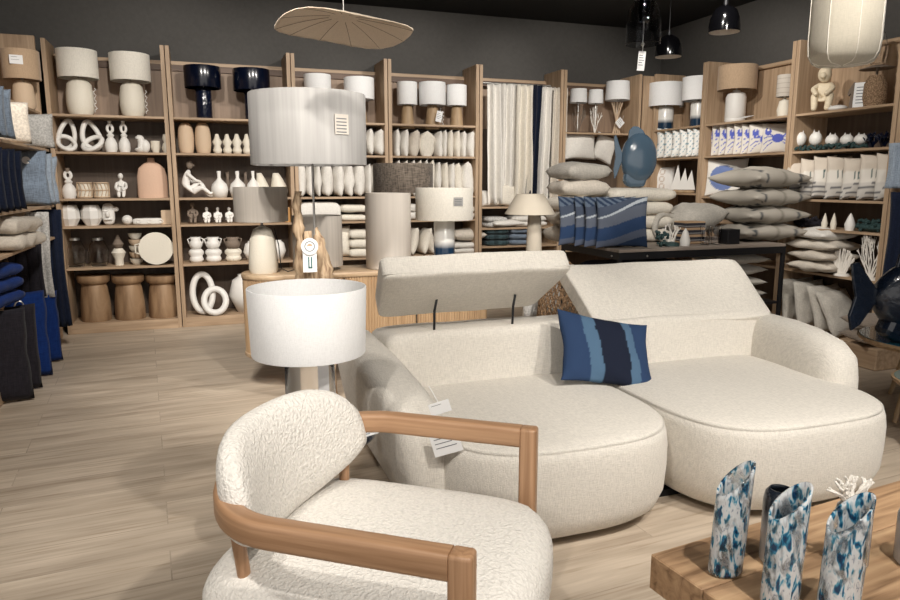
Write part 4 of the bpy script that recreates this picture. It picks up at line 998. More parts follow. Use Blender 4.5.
# lower shelves of the corner side bay
z = 1.37
def circcol(u, v, s):
    for cy in (-.55, 0, .55):
        d = ((u) ** 2 + ((v - cy) * 1.1) ** 2) ** .5
        if .18 < d < .26: return (.55, .45, .38)
    return (.80, .78, .75)
Y, w, h = fitX(650, 669, 166, 5.5, z); cushion('white cushion with brown circle prints on the corner side shelf', 'print', .3, h, .1, (5.55, Y, z), (R(-5), 0, R(-60)), seed=1, n=24, col=circcol)
for i, (a, b, yt) in enumerate(((672, 680, 164), (679, 687, 168), (686, 693, 170))):
    Y, w, h = fitX(a, b, yt, 5.5, z); t = T('sailboat_ornament', f'white paper-like sailboat ornament, {ORD[i]} along from the circle cushion', 'ornament', (5.5, Y, z), R(-50), 'white sailboat ornaments')
    g = G(); g.loft([[(-.06, -.004, .04), (.07, -.004, .04), (.02, -.004, h)], [(-.06, .004, .04), (.07, .004, .04), (.02, .004, h)]]); g.build('sail', 'white', t, smooth=False)
    g = G(); g.soft(.13, .04, .035, 3, (0, 0, .0175), 4); g.build('hull', 'lampwood', t)
def bigcirc(u, v, s):
    return (.16, .22, .44) if (u + .1) ** 2 + (v + .05) ** 2 < .42 else (.78, .76, .72)
Y, w, h = fitX(704, 738, 158, 5.5, 1.34)
cushion('white cushion with one big blue circle under the crab cushions', 'print', .46, h, .12, (5.56, Y, 1.342), (R(-6), 0, R(-58)), seed=2, n=30, col=bigcirc)
g = G()
rnd = random.Random(8)
Y = onX(756, 5.5, 1.4)
g.ball((0, 0, .05), .11, .2, .05)
for i in range(60): a = rnd.uniform(0, 6.28); q = rnd.uniform(0, 1) ** .5; g.ball((.12 * q * cos(a), .22 * q * sin(a), rnd.uniform(.015, .14 * (1.2 - q))), .02, u=6, v=4)
tag(g.build('dark_wreath', 'blackfab', loc=(5.56, Y, 1.34)), 'dark beaded wreath in the shadow beside the blue circle cushion', 'wreath')

# statue bay
z = 2.14
Y, w, h = fitX(812, 835, 66, 5.52, z)
t = T('seated_statue', 'cream statue of a seated long-limbed figure below the ivory lantern', 'statue', (5.52, Y, z), R(-60))
V = [(0, .08, .16), (0, .08, .34), (0, .03, .52), (0, 0, .66), (.17, -.12, .40), (.13, -.16, .10), (.13, -.26, .045), (-.17, -.12, .40), (-.13, -.16, .10), (-.13, -.26, .045), (.14, 0, .56), (.20, -.12, .50), (.08, -.26, .36), (-.14, 0, .56), (-.20, -.12, .50), (-.08, -.26, .36)]
E_ = [(0, 1), (1, 2), (2, 3), (0, 4), (4, 5), (5, 6), (0, 7), (7, 8), (8, 9), (2, 10), (10, 11), (11, 12), (2, 13), (13, 14), (14, 15)]
skin('figure_body', [(x * h, y * h, q * h) for x, y, q in V], E_, [q * h for q in (.19, .16, .14, .10, .09, .07, .06, .09, .07, .06, .08, .06, .05, .08, .06, .05)], 'rootcream', 2, t)
g = G(); g.ball((0, -.04 * h, .82 * h), .14 * h, .15 * h, .18 * h); g.ball((0, -.18 * h, .78 * h), .07 * h, .07 * h, .07 * h); g.build('head', 'rootcream', t, sharp=0)
Y, w, h = fitX(832, 846, 105, 5.50, z); g = G(); g.ball((0, 0, .02), .07, .09, .03); g.tube([(0, .05, .02), (0, .1, .06), (0, .13, .04)], .012, 6)
tag(g.build('fish_dish', 'white', loc=(5.5, Y, z)), 'small white dish with a tail beside the seated cream statue', 'dish')
Y, w, h = fitX(845, 857, 82, 5.52, z)
t = T('horse_figure', 'dark wooden horse head ornament beside the white price card', 'ornament', (5.54, Y, z), R(-60))
pts = [(-.10, 0), (.10, 0), (.10, .55), (.07, .78), (.12, .95), (.05, 1), (-.02, .9), (-.13, .72), (-.17, .55), (-.12, .5), (-.04, .62), (-.07, .3)]
g = G(); g.loft([[(x * h * .9, -.02, q * h) for x, q in pts], [(x * h * .9, .02, q * h) for x, q in pts]]); g.build('horse_body', 'greyclay', t, smooth=False)
Y, w, h = fitX(856, 867, 81, 5.46, z); g = G(); g.box(-.06, .06, -.002, .002, 0, h * .95, .0005, 1); g.mi = 1
for i in range(6): g.box(-.04, .03, -.0035, -.002, h * (.15 + .12 * i), h * (.18 + .12 * i))
tag(g.build('price_card', ['card', 'ink'], loc=(5.46, Y, z + .004), rot=(R(-6), 0, R(-62)), smooth=False), 'upright white price card between the horse ornament and the woven lamp', 'card')
Y, w, h = fitX(863, 891, 74, 5.58, z); t = T('woven_lamp', 'woven rattan lamp with a flat dark disc shade', 'lamp', (5.56, Y, z)); r = w / 2
g = G(); g.lathe([(0, 0), (r * .9, 0), (r * .98, h * .3), (r * .9, h * .7), (r * .55, h * .95), (0, h * .98)], n=28); g.build('lamp_base', 'wovenlamp', t)
zd = hz(5.56, Y, 69) - z; g = G(); g.lathe([(0, zd + .035), (r * .5, zd + .03), (r * 1.5, zd + .004), (r * 1.5, zd), (r * .5, zd + .022), (0, zd + .026)], n=36, sy=.95, sx=.8); g.tube([(0, 0, h * .95), (0, 0, zd + .03)], .01, 8); g.build('disc_shade', 'greyclay', t)
Y, w, h = fitX(876, 893, 38, 5.6, z); 
g = G(); g.lathe([(.0, zd + .04), (.055, zd + .04), (.07, zd + .15), (.05, zd + .25), (.035, zd + .30), (.03, zd + .30), (.044, zd + .25), (.064, zd + .15), (.05, zd + .046), (0, zd + .046)], n=22); g.build('glass_finial', 'glass', t)
z = 1.79
for i, (a, b) in enumerate(((793, 808), (808, 824), (826, 839), (839, 856), (857, 866))):
    Y, w, h = fitX(a, b, 129 + (i > 1) * 3, 5.5, z); r = .058
    t = T('shell_ornament', f'white winged shell ornament on a dark green garland, {ORD[i]} along from the pale post', 'ornament', (5.5, Y, z), 0, 'white shell ornaments on green garlands')
    g = G(); rnd = random.Random(i)
    for k in range(26): aa = 2 * pi * k / 26; g.ball((r * cos(aa) * rnd.uniform(.8, 1.1), r * sin(aa) * rnd.uniform(.9, 1.2), rnd.uniform(.012, .05)), .015, u=6, v=4)
    g.build('garland', 'greenleaf', t)
    g = G(); g.ball((0, 0, h * .55), r * .9, r * 1.05, h * .32); g.lathe([(0, h * .95), (r * .3, h * .7), (r * .5, h * .55)], cy=-r * .5, n=10); g.lathe([(0, h), (r * .3, h * .75), (r * .5, h * .6)], cy=r * .4, n=10); g.build('shell', 'white', t, sharp=0)
for i, (a, b) in enumerate(((868, 878), (879, 891))):
    Y, w, h = fitX(a, b, 131, 5.5, z); coral = coral_geo(.16, h, 20 + i, 7, 2, .011, 1).build('coral_ornament', 'navyglaze', loc=(5.5, Y, z)); tag(coral, ['navy beaded coral ornament beside the white shells', 'navy beaded coral ornament at the shelf end by the post'][i], 'ornament')
# striped cushions hanging over the shelf edge
def bandcol(u, v, s):
    if v < -.25:
        k = (v + 1) / .75 * 3.5
        if abs(k % 1 - .5) < .1: return (.10, .10, .11)
        return (.55, .52, .48)
    if v < .3 and v > -.05 and (abs(u + .1) < .06 or abs(u - .25) < .05): return (.04, .09, .09)
    return (.60, .53, .45) if v > .3 else (.70, .66, .60)
for i, (a, b) in enumerate(((779, 796), (794, 807), (806, 822), (819, 836), (835, 853), (853, 869), (866, 892))):
    yb = [192, 196, 200, 197, 197, 196, 199][i]; yt = [155, 155, 155, 153, 154, 149, 150][i]
    X = 5.33; Y, w, _ = fitX(a, b, yt, X, 1.5); zb_ = max(1.345, hz(X, Y, yb)); h = hz(X, Y, yt) - zb_
    cushion(f'beige striped cushion with dark dashes, {ORD[i]} along from the grey pile', 'print', max(.20, w * 1.15), h, .11, (5.47 - .0, Y, 1.345), (R(-4), 0, R(-40)), 'beige striped cushions in the statue bay', seed=i, n=24, col=bandcol, wr=.012)
z = 1.07
for i, (a, b, m) in enumerate(((822, 829, 'cream'), (831, 838, 'cream'), (845, 857, 'white'))):
    Y, w, h = fitX(a, b, 213, 5.48, z); g = G(); r = w * .5; g.lathe([(0, 0), (r * .8, 0), (r, h * .35), (r * .5, h * .75), (.002, h)], n=12)
    tag(g.build('candle', m, loc=(5.48, Y, z)), ['small pointed cream candle, first beyond the grey pile', 'small pointed cream candle, second beyond the grey pile', 'broad white bud-shaped candle near the teal garlands'][i], 'candle')
g = G(); rnd = random.Random(11); Y = onX(872, 5.5, 1.1)
g.ball((0, 0, .04), .09, .18, .04)
for i in range(70): a = rnd.uniform(0, 6.28); q = rnd.uniform(0, 1) ** .5; g.ball((.10 * q * cos(a), .20 * q * sin(a), rnd.uniform(.012, .10)), .016, u=6, v=4)
tag(g.build('garland', 'greenleaf', loc=(5.53, Y, z)), 'teal beaded garland beside the bud-shaped candle', 'garland')
g = G(); Y = onX(806, 5.5, 1.1)
g.ball((0, 0, .04), .09, .16, .04)
for i in range(50): a = rnd.uniform(0, 6.28); q = rnd.uniform(0, 1) ** .5; g.ball((.10 * q * cos(a), .17 * q * sin(a), rnd.uniform(.012, .10)), .018, u=6, v=4)
tag(g.build('garland', 'blackfab', loc=(5.53, Y, z)), 'black beaded garland on the shelf behind the pile of grey cushions', 'garland')
z = .66
Y, w, h = fitX(828, 851, 248, 5.42, z); t = T('coral_ornament', 'stubby white coral ornament beside the folded pillows', 'ornament', (5.46, Y, z), R(-60)); coral_geo(w * 1.0, h, 31, 7, 1, .022, .5).build('coral', 'coral', t); g = G(); g.lathe([(0, 0), (.07, 0), (.06, .02), (0, .025)], n=14); g.build('base', 'coral', t)
Y, w, h = fitX(852, 884, 234, 5.42, z); t = T('coral_ornament', 'tall lacy white coral ornament close to the navy fish', 'ornament', (5.46, Y, z), R(-60)); coral_geo(w, h, 37, 7, 3, .014, .3).build('coral', 'coral', t); g = G(); g.lathe([(0, 0), (.07, 0), (.06, .02), (0, .025)], n=14); g.build('base', 'coral', t)
# folded pillows between black table and bay
PX_, PY_ = 5.30, 4.95
for i, (yb, yt, m, wd) in enumerate(((267, 255, 'beigefab', .6), (255, 244, 'beigefab', .62), (243, 231, 'beigefab', .66), (231, 220, 'whitefab', .5))):
    zz = .665 + i * .098
    cushion(f'soft beige pillow, {["lowest", "second", "third", "topmost whitish one"][i]} in the shelf pile beside the stubby coral', m, .42, wd * .8, .115, (5.50, 4.92, zz), (0, 0, R(5 * (-1) ** i)), 'pillow pile beside the stubby coral', seed=i + 4, lie=True, wr=.014, name='pillow')
for i, (px, yb, tl, sz) in enumerate(((787, 320, 8, .34), (802, 322, 12, .36), (822, 325, 20, .36), (838, 320, 30, .34))):
    Y = onX(px, 5.36, .3); cushion(f'taupe linen cushion leaning on the lower shelf, {ORD[i]} along from the black table leg', 'greyfab', .44, .46, .13, (5.52, Y, .115), (R(-tl), 0, R(6)), 'taupe cushions on the bottom shelf', seed=i + 1, wr=.016)
for i in range(2):
    cushion(['flat taupe cushion lying behind the sofa arm, under another', 'flat taupe cushion lying on top behind the sofa arm'][i], 'taupefab', .5, .36, .12, (5.22, 4.05, .183 + i * .125), (0, 0, R(-20)), seed=i, lie=True)
g = G(); g.box(5.02, 5.38, 3.9, 4.2, 0, .18, .01); tag(g.build('storage_box', 'wood_y', smooth=False), 'low wooden box carrying the flat taupe cushions', 'box')

# textile hanging beyond the last post
def hanging(label, mat, w, h, loc, rz, seed=0, folds=4, amp=.015, name='hanging_throw', group=None):
    g = G(); nx, nz = 20, 14; grid = []
    for j in range(nz + 1):
        v = j / nz; grid.append([g.bm.verts.new(((i / nx - .5) * w * (1 - .08 * sin(v * 3)), amp * sin(folds * 2 * pi * i / nx + seed) + .02 * noise.noise(Vector((i * .2, v * 2, seed))), v * h)) for i in range(nx + 1)])
    for j in range(nz):
        for i in range(nx): g.bm.faces.new((grid[j][i], grid[j][i + 1], grid[j + 1][i + 1], grid[j + 1][i]))
    o = g.build(name, mat, loc=loc, rot=(0, 0, rz), sharp=0); m = o.modifiers.new('t', 'SOLIDIFY'); m.thickness = .03
    return tag(o, label, 'throw', group)
Y = onX(897, 5.34, 1.5)
hanging('pale blue throw hanging beyond the last shelf post', 'denim2', .34, .36, (5.33, Y - .10, 1.45), R(-70), 1)
hanging('navy throw hanging low beyond the last shelf post', 'navyfab', .34, .8, (5.33, Y - .16, .62), R(-70), 2)

# ============================================================ LEFT SIDE
z = 2.14; XLI = -1.58
Y = 7.26
t = drum_lamp('table_lamp', 'tan drum lamp with a white label on the side shelf above the cushions', (onY(22, 7.26, 2.4), Y, z), .15, .15, .25, .25, [(.08, 0), (.095, .04), (.08, .2), (.05, .245)], 'shadetan', 'beige')
price_card(t, .10, .075, (.0, -.154, .44), (0, 0, R(10)), lines=2)
def lcush(label, mat, px0, px1, yt, yb, X, w, t_, rz, seed, name='cushion', **kw):
    Y = onX((px0 + px1) / 2, X, hz(X, 6.5, (yt + yb) / 2)); zb = hz(X, Y, yb); h = hz(X, Y, yt) - zb
    return cushion(label, mat, w, h, t_, (X, Y, zb), (R(-3), 0, R(rz)), None, seed, name=name, **kw), Y, zb, h
# side bay shelves for the cushions that bulge out
def lshelf(y0, y1, zz, x0=-1.34, x1=-1.1): pass
L1 = T('display_ledge', 'oak display ledges projecting from the side bay under the blue and navy cushions', 'ledge', (-1.46, 4.9, 0))
for zz in (1.785, 1.30, 1.02): g = G(); g.box(.0, .22, .0, 2.2, zz - .02, zz, .002, 1); g.build('ledge_board', 'wood_y', L1, smooth=False)
def rackc(label, mat, px, z0, h, w, t_, rz, seed, X=-1.35, group=None, tag_=False, lean=-3, name='cushion', **kw):
    Y = onX(px, X + w / 2, z0 + h / 2)
    o = cushion(label, mat, w, h, t_, (X, Y, z0 + .002), (R(lean), 0, R(rz)), group, seed, name=name, **kw)
    if tag_:
        g = G(); g.lathe([(0, -.001), (.03, -.001), (.03, .001), (0, .001)], n=18); c = g.build('round_tag', 'card', o, (w * .05, -t_ * .5 - .004, h * .80), (R(84), 0, 0))
    return o
rackc('rounded cream fleece cushion beside the pale grey knit one', 'creamknit', 30, 1.79, .31, .32, .15, 25, 1, pinch=.0, ex=.3)
rackc('pale grey knitted cushion on the upper ledge', 'knit', 54, 1.79, .30, .34, .13, 8, 2)
for i, (px, m, h) in enumerate(((58, 'denim2', .42), (54, 'denim2', .44), (49, 'denim', .46))):
    rackc(['pale blue linen cushion at the corner end of the lower ledge', 'pale blue linen cushion right behind the tagged one', 'washed blue linen cushion with a round white tag facing outward'][i], m, px, 1.305, h, .34, .09, 8, i + 3, tag_=(i == 2), wr=.016)
for i, px in enumerate((24, 18, 12, 5, -3)):
    rackc(f'dark navy cushion with pale loops, {ORD[i]} along from the washed blue ones', 'navyfab', px, 1.305, .42, .34, .08, 14, i + 7, group='dark navy cushions on the ledge', tag_=i < 2)
for i, px in enumerate((13, 6, -2)):
    rackc(['denim blue cushion on the upper ledge beside the cream fleece one', 'denim blue cushion on the upper ledge, second from the cream fleece one', 'denim blue cushion on the upper ledge, farthest from the fleece one'][i], 'denim', px, 1.79, .34, .34, .1, 14, i + 12)
hanging('dark navy throw hanging down from the ledge end', 'navyfab', .22, 1.06, (-1.30, 6.98, .20), R(12), 3, 3)
hanging('pale grey knitted throw hanging from the ledge', 'knit', .15, .70, (-1.27, 6.45, .56), R(12), 5, 2)
tag(folded(.6, .34, .22, 2, 5, .02).build('folded_blanket', 'beigefab', loc=(-1.33, 5.75, 1.022), rot=(0, 0, R(86)), sharp=0), 'rumpled beige blanket bundled on the lowest ledge above the dark bags', 'blanket')
g = G(); g.box(-1.74, -1.40, 4.95, 5.75, .0, .66, .004); tag(g.build('storage_crate', 'wood_y', smooth=False), 'oak crate behind the charcoal bags carrying the cobalt knits', 'crate')
for i in range(3):
    throw(['cobalt blue knit with tags, lowest of three folded', 'cobalt blue knit with tags, middle of three folded', 'cobalt blue knit with tags, topmost of three folded'][i], 'cobalt', .44, .40, .095, (-1.45, 5.42, .662 + .095 * i), R(80), 1, i + 3, 'folded cobalt knits', 'folded_knit')
def bag(label, mat, px, z0, yt, w, rz, seed, XR_=-1.17, group=None, loop=True):
    Y = onX(px, XR_, .25); h = hz(XR_, Y, yt) - z0
    t = T('hanging_bag', label, 'bag', (XR_ - w / 2 * cos(R(rz)), Y - w / 2 * sin(R(rz)), z0), R(rz), group)
    me = cushion_mesh(w, h, .07, 12, .03, .012, seed, ex=.3); link('bag_body', me, mat, t, sharp=0)
    if loop:
        g = G(); g.tube([(.02 + .03 * cos(a), -.05, h * .84 + .045 * sin(a)) for a in [pi * .1 + 1.7 * pi * i / 14 for i in range(15)]], .006, 6); g.tube([(.045, -.05, h * .84), (.05, -.05, h * .72)], .009, 6); g.build('clip', 'steel', t)
    return t
bag('cobalt blue bag at the shelf-corner end of the row of bags', 'cobalt', 61, .01, 290, .36, 16, 2, loop=False)
bag('cobalt blue bag with a metal clip behind the charcoal ones', 'cobalt', 50, .01, 290, .40, 16, 3)
bag('charcoal bag just behind the foremost one on the floor', 'blackfab', 40, .01, 303, .44, 16, 4, loop=False)
bag('charcoal bag with a metal clip, foremost in the row of bags', 'blackfab', 31, .01, 307, .48, 16, 5)
hanging('black knit jumper hanging from the lowest ledge above the cobalt bags', 'blackfab', .24, .42, (-1.32, 6.2, .60), R(12), 4, 3, name='hanging_jumper')

# ============================================================ SIDEBOARD and the lamps on it
SX0, SX1, SY0, SY1 = .25, 2.16, 4.95, 5.40
def stadium(x0, x1, y0, y1, n=200, rib=0, off=0):
    r = (y1 - y0) / 2; L = (x1 - x0) - 2 * r; per = 2 * L + 2 * pi * r; out = []
    for i in range(n):
        s_ = per * i / n
        if s_ < L: p = (x0 + r + s_, y0); nn = (0, -1)
        elif s_ < L + pi * r: a = -pi / 2 + (s_ - L) / r; p = (x1 - r + r * cos(a), y0 + r + r * sin(a)); nn = (cos(a), sin(a))
        elif s_ < 2 * L + pi * r: q = s_ - L - pi * r; p = (x1 - r - q, y1); nn = (0, 1)
        else: a = pi / 2 + (s_ - 2 * L - pi * r) / r; p = (x0 + r + r * cos(a), y0 + r + r * sin(a)); nn = (cos(a), sin(a))
        k = off + (rib * abs(sin(pi * i / 4)) if rib else 0)
        out.append((p[0] + nn[0] * k, p[1] + nn[1] * k))
    return out
t = T('sideboard', 'oak sideboard with ribbed front and rounded ends behind the sofa', 'sideboard', (SX0, SY0, 0))
def L_(pts, z): return [(x - SX0, y - SY0, z) for x, y in pts]
rb = stadium(SX0 + .012, SX1 - .012, SY0 + .012, SY1 - .012, 800, .009)
g = G(); g.loft([L_(rb, .27), L_(rb, .82)]); g.build('ribbed_body', 'sideb', t, sharp=60)
a_, b_ = stadium(SX0, SX1, SY0, SY1, 160, 0, .004), stadium(SX0, SX1, SY0, SY1, 160, 0, 0)
g = G(); g.loft([L_(b_, .815), L_(a_, .82), L_(a_, .845), L_(b_, .85)]); g.build('top', 'sidet', t)
g = G(); g.loft([L_(b_, .24), L_(a_, .245), L_(a_, .268), L_(b_, .272)]); g.build('bottom_rim', 'sidet', t)
for x in (.30, 1.55):
    for y in (.06, .34): g = G(); g.box(x, x + .05, y, y + .05, 0, .245, .004); g.build('leg', 'sideb', t)
g = G(); 
for x in (.70, 1.25): g.box(x, x + .006, -.004, .02, .28, .81)
g.build('door_gap', 'gap', t, smooth=False)
# cream lamp with grey shade
LZ = .85
X, Y = onY(263, 5.16, 1.0), 5.16
w = S(52, X, Y); zb, zt = hz(X, Y - .1, 222) - LZ, hz(X, Y - .1, 187) - LZ; r = S(29, X, Y) / 2; zz = hz(X, Y, 226) - LZ
t = drum_lamp('table_lamp', 'cream dome-footed lamp with grey drum shade at the rounded sideboard end', (X, Y, LZ), w / 2, w / 2, zt - zb, zb, [(r * .9, 0), (r, .03), (r * .98, zz * .35), (r * .86, zz * .72), (r * .6, zz * .93), (r * .2, zz)], 'shadeg2', 'cream', fitter=True)
g = G(); g.tube([(r * .8, -.02, zz * .95), (r * 1.05, -.03, zz * .6), (r * 1.15, -.04, .03), (r * 1.6, -.05, .006), (r * 3.0, .03, .03)], .004, 6); g.build('lamp_cord', 'blackmetal', t)
# stone grey drum standing on the board, tall stone shade
X, Y = onY(318, 5.2, 1.0), 5.21
w = S(49, X, Y); h = hz(X, Y - .1, 216) - LZ
t = T('drum_lamp', 'grey cylinder lamp behind the driftwood pole', 'lamp', (X, Y, LZ)); shade_geo(w / 2, w / 2, h - .03, z0=.03).build('lamp_shade', 'shadeg2', t); g = G(); g.lathe([(0, 0), (w * .3, 0), (w * .3, .012), (.01, .02), (.01, h * .8), (0, h * .8)], n=20); g.build('foot', 'steel', t)
X, Y = onY(389, 5.12, 1.1), 5.14
w = S(45, X, Y); h = hz(X, Y - .1, 193) - LZ
t = T('cylinder_lamp', 'tall stone-coloured cylinder lamp standing straight on the sideboard', 'lamp', (X, Y, LZ)); shade_geo(w / 2, w / 2, h - .004, z0=.004).build('lamp_shade', 'shadet', t); g = G(); g.lathe([(0, 0), (w * .48, 0), (w * .48, .004), (0, .004)], n=30); g.lathe([(0, h - .06), (w * .48, h - .06), (w * .48, h - .056), (0, h - .056)], n=30); g.build('end_plate', 'steel', t)
# brown grasscloth shade behind
X, Y = onY(407.5, 5.5, 1.2), 5.62
t = T('floor_lamp', 'lamp with brown grasscloth drum shade behind the sideboard', 'lamp', (X, Y, 0)); w = S(59, X, Y); zb, zt = hz(X, Y - w * .45, 193), hz(X, Y - w * .45, 163)
shade_geo(w / 2, w / 2, zt - zb, z0=zb).build('lamp_shade', 'shadebrown', t)
g = G(); g.tube([(0, 0, 0), (0, 0, zt - .05)], .012, 10); g.lathe([(0, 0), (.13, 0), (.13, .015), (0, .02)], n=24); g.build('stand', 'blackmetal', t)
for a in range(3):
    pass
# blue dipped lamp with cream shade
X, Y = onY(445.5, 5.15, 1.0), 5.18
w = S(57, X, Y); r = S(21, X, Y) / 2; zb, zt = hz(X, Y - w * .45, 221) - LZ, hz(X, Y - w * .45, 188) - LZ
M['dip2'] = banded('blue_dipped_column', hz(X, Y, 244) - LZ, (.010, .032, .07), (.78, .77, .74), .03)
t = drum_lamp('table_lamp', 'cream drum lamp with blue dipped white column on the sideboard', (X, Y, LZ), w / 2, w / 2, zt - zb, zb, [(r, 0), (r, zb + .01), (r * .9, zb + .02)], 'shadec', 'dip2')
g = G(); g.box(-.04, .04, -.001, .001, -.065, .0); g.mi = 1
for i in range(4): g.box(-.032, .028, -.002, -.001, -.058 + .013 * i, -.053 + .013 * i)
g.build('label_sticker', ['shadeg', 'ink'], t, (.035, -w / 2 - .001, zt - .07), (0, 0, R(8)), smooth=False)
# mushroom lamp
X, Y = 2.72, 5.45
t = T('mushroom_lamp', 'beige mushroom-shaped floor lamp with a tapering column', 'lamp', (onY(534, Y, 1), Y, 0)); X = t.location.x
zb, zt = hz(X, Y, 214), hz(X, Y - .1, 194); r0 = S(13, X, Y) / 2; r1 = S(24, X, Y) / 2; w = S(50, X, Y)
g = G(); g.lathe([(0, 0), (r1 * 1.05, 0), (r1, .02), (r0, zb), (r0 * .9, zb + .02), (0, zb + .02)], n=28); g.build('column', 'mush', t)
g = G(); g.lathe([(w / 2, zb), (w / 2, zb + .006), (w * .30, zt - .02), (w * .26, zt), (0, zt), (0, zt - .006), (w * .25, zt - .008), (w * .29, zt - .026), (w / 2 - .006, zb)], n=40, cx=-.045, sx=1.0); g.build('lamp_shade', 'mush', t)
# driftwood lamp with big grey shade
DX, DY = .69, 4.66
t = T('driftwood_floor_lamp', 'floor lamp with driftwood trunk and very large grey drum shade', 'lamp', (DX, DY, 0))
w = S(114, DX, DY, 1.8); zt, zb = hz(DX, DY - w * .47, 88), hz(DX, DY - w * .47, 164)
shade_geo(w / 2, w / 2, zt - zb, z0=zb, n=56).build('lamp_shade', 'shadeg', t, (onY(308.5, DY, 1.8) - DX, 0, 0))
g = G(); g.box(-.05, .05, -.0015, 0, -.12, 0); g.mi = 1
for i in range(5): g.box(-.04, .035, -.0025, -.0015, -.11 + .02 * i, -.103 + .02 * i)
g.build('label_sticker', ['shadet', 'ink'], t, (onY(308.5, DY, 1.8) - DX + w * .505 * sin(.42), -w * .505 * cos(.42), hz(DX, DY - .3, 114)), (0, 0, .42), smooth=False)
g = G(); px_ = onY(313.5, DY, 1.4) - DX; g.tube([(px_, 0, .9), (px_, 0, zb + .3)], .008, 8)
for a in range(3): g.tube([(px_, 0, zb + .28), (px_ + w * .49 * cos(a * 2.1 + .3), w * .49 * sin(a * 2.1 + .3), zt - .01)], .003, 5)
g.build('pole', 'steel', t)
def drift(pts, rad, seed):
    g = G(); P_ = []; Rr = []
    for i in range(len(pts) - 1):
        for k in range(6):
            f = k / 6; P_.append(Vector(pts[i]).lerp(Vector(pts[i + 1]), f)); Rr.append(rad[i] * (1 - f) + rad[i + 1] * f)
    P_.append(Vector(pts[-1])); Rr.append(rad[-1])
    g.tube(P_, Rr, 14)
    g.move(lambda p: Vector(p) + Vector((noise.noise(Vector(p) * 14 + Vector((seed, 0, 0))), noise.noise(Vector(p) * 14 + Vector((0, seed, 0))), 0)) * .022 + Vector((noise.noise(Vector(p) * 45), noise.noise(Vector(p) * 45 + Vector((7, 0, 0))), 0)) * .012)
    return g
for (pts, rad, sd) in (([(-.03, 0, .0), (-.06, .0, .5), (-.085, .02, .85), (-.08, .0, 1.1), (-.092, 0, 1.25), (-.09, 0, 1.44)], [.045, .04, .04, .034, .03, .026], 1),
                       ([(.09, .02, .0), (.07, 0, .4), (.085, -.02, .75), (.065, -.01, .95), (.04, 0, 1.12), (.03, 0, 1.20)], [.055, .05, .055, .048, .035, .012], 5),
                       ([(.03, -.05, .0), (.0, -.04, .5), (-.015, -.05, .9), (-.03, -.03, 1.18)], [.05, .045, .04, .018], 9)):
    drift(pts, rad, sd).build('driftwood_branch', 'drift', t, sharp=0)
o = G(); o.box(-.045, .045, -.002, .002, -.17, 0, .001, 1); o.mi = 1; o.box(-.012, -.004, -.003, -.002, -.14, -.07); o.box(.006, .014, -.003, -.002, -.14, -.07); o.box(-.012, .014, -.003, -.002, -.145, -.135)
q = o.build('paper_tag', ['card', 'tagteal'], t, (onY(310, 4.52, 1) - DX, -.135, hz(.69, 4.53, 246)), smooth=False)
g = G(); g.lathe([(.018, 0), (.055, 0), (.055, .004), (.018, .004)], n=28, closed=True); g.mi = 1; g.lathe([(.028, .004), (.034, .004), (.034, .005), (.028, .005)], n=24, closed=True); g.build('round_tag', ['card', 'ink'], t, (onY(310, 4.52, 1) - DX, -.142, hz(.69, 4.53, 246)), (R(90), 0, 0))

# ============================================================ near side lamp and its table
SLX, SLY = .37, 2.58
t = T('side_table', 'small round navy side table hidden behind the armchair', 'side table', (SLX, SLY, 0))
g = G(); g.lathe([(0, .53), (.23, .53), (.235, .54), (.23, .552), (0, .552)], n=40); g.build('table_top', 'shadenavy', t)
g = G(); g.lathe([(0, 0), (.16, 0), (.16, .012), (.02, .02), (.016, .53), (0, .53)], n=28); g.build('pedestal', 'blackmetal', t)
zb, zt = .862, 1.115; w = .438
t = drum_lamp('side_lamp', 'bright white drum lamp on a greyish glass foot behind the armchair', (onY(308, SLY, 1.0), SLY, .553), w / 2 * .965, w / 2, zt - zb, zb - .553, [(.093, 0), (.097, .01), (.094, .26), (.07, .30), (.02, .305)], 'shadew', 'frost', fitter=False)
g = G(); g.tube([(0, 0, .30), (0, 0, .36)], .012, 8)
for a in range(3): g.tube([(0, 0, .34), (w * .482 * cos(a * 2.1 + 1.4), w * .482 * sin(a * 2.1 + 1.4), .325)], .002, 5)
g.build('lamp_fitting', 'steel', t)
g = G(); g.box(-.02, .02, -.001, .001, -.1, 0, .0004, 1); g.build('label_strip', 'card', t, (.035, -.1, .28), smooth=False)
lm = bpy.data.lights.new('lamp_glow', 'POINT'); lm.energy = 0.0
g = G(); g.box(-.06, .06, -.045, .045, 0, .0015); g.mi = 1; g.box(-.05, .03, -.03, -.025, .0015, .002); g.box(-.05, .04, -.015, -.01, .0015, .002)
tag(g.build('leaflet', ['card', 'ink'], loc=(SLX + .15, SLY - .1, .5525), rot=(0, 0, R(25)), smooth=False), 'folded white leaflet lying on the navy side table', 'leaflet')

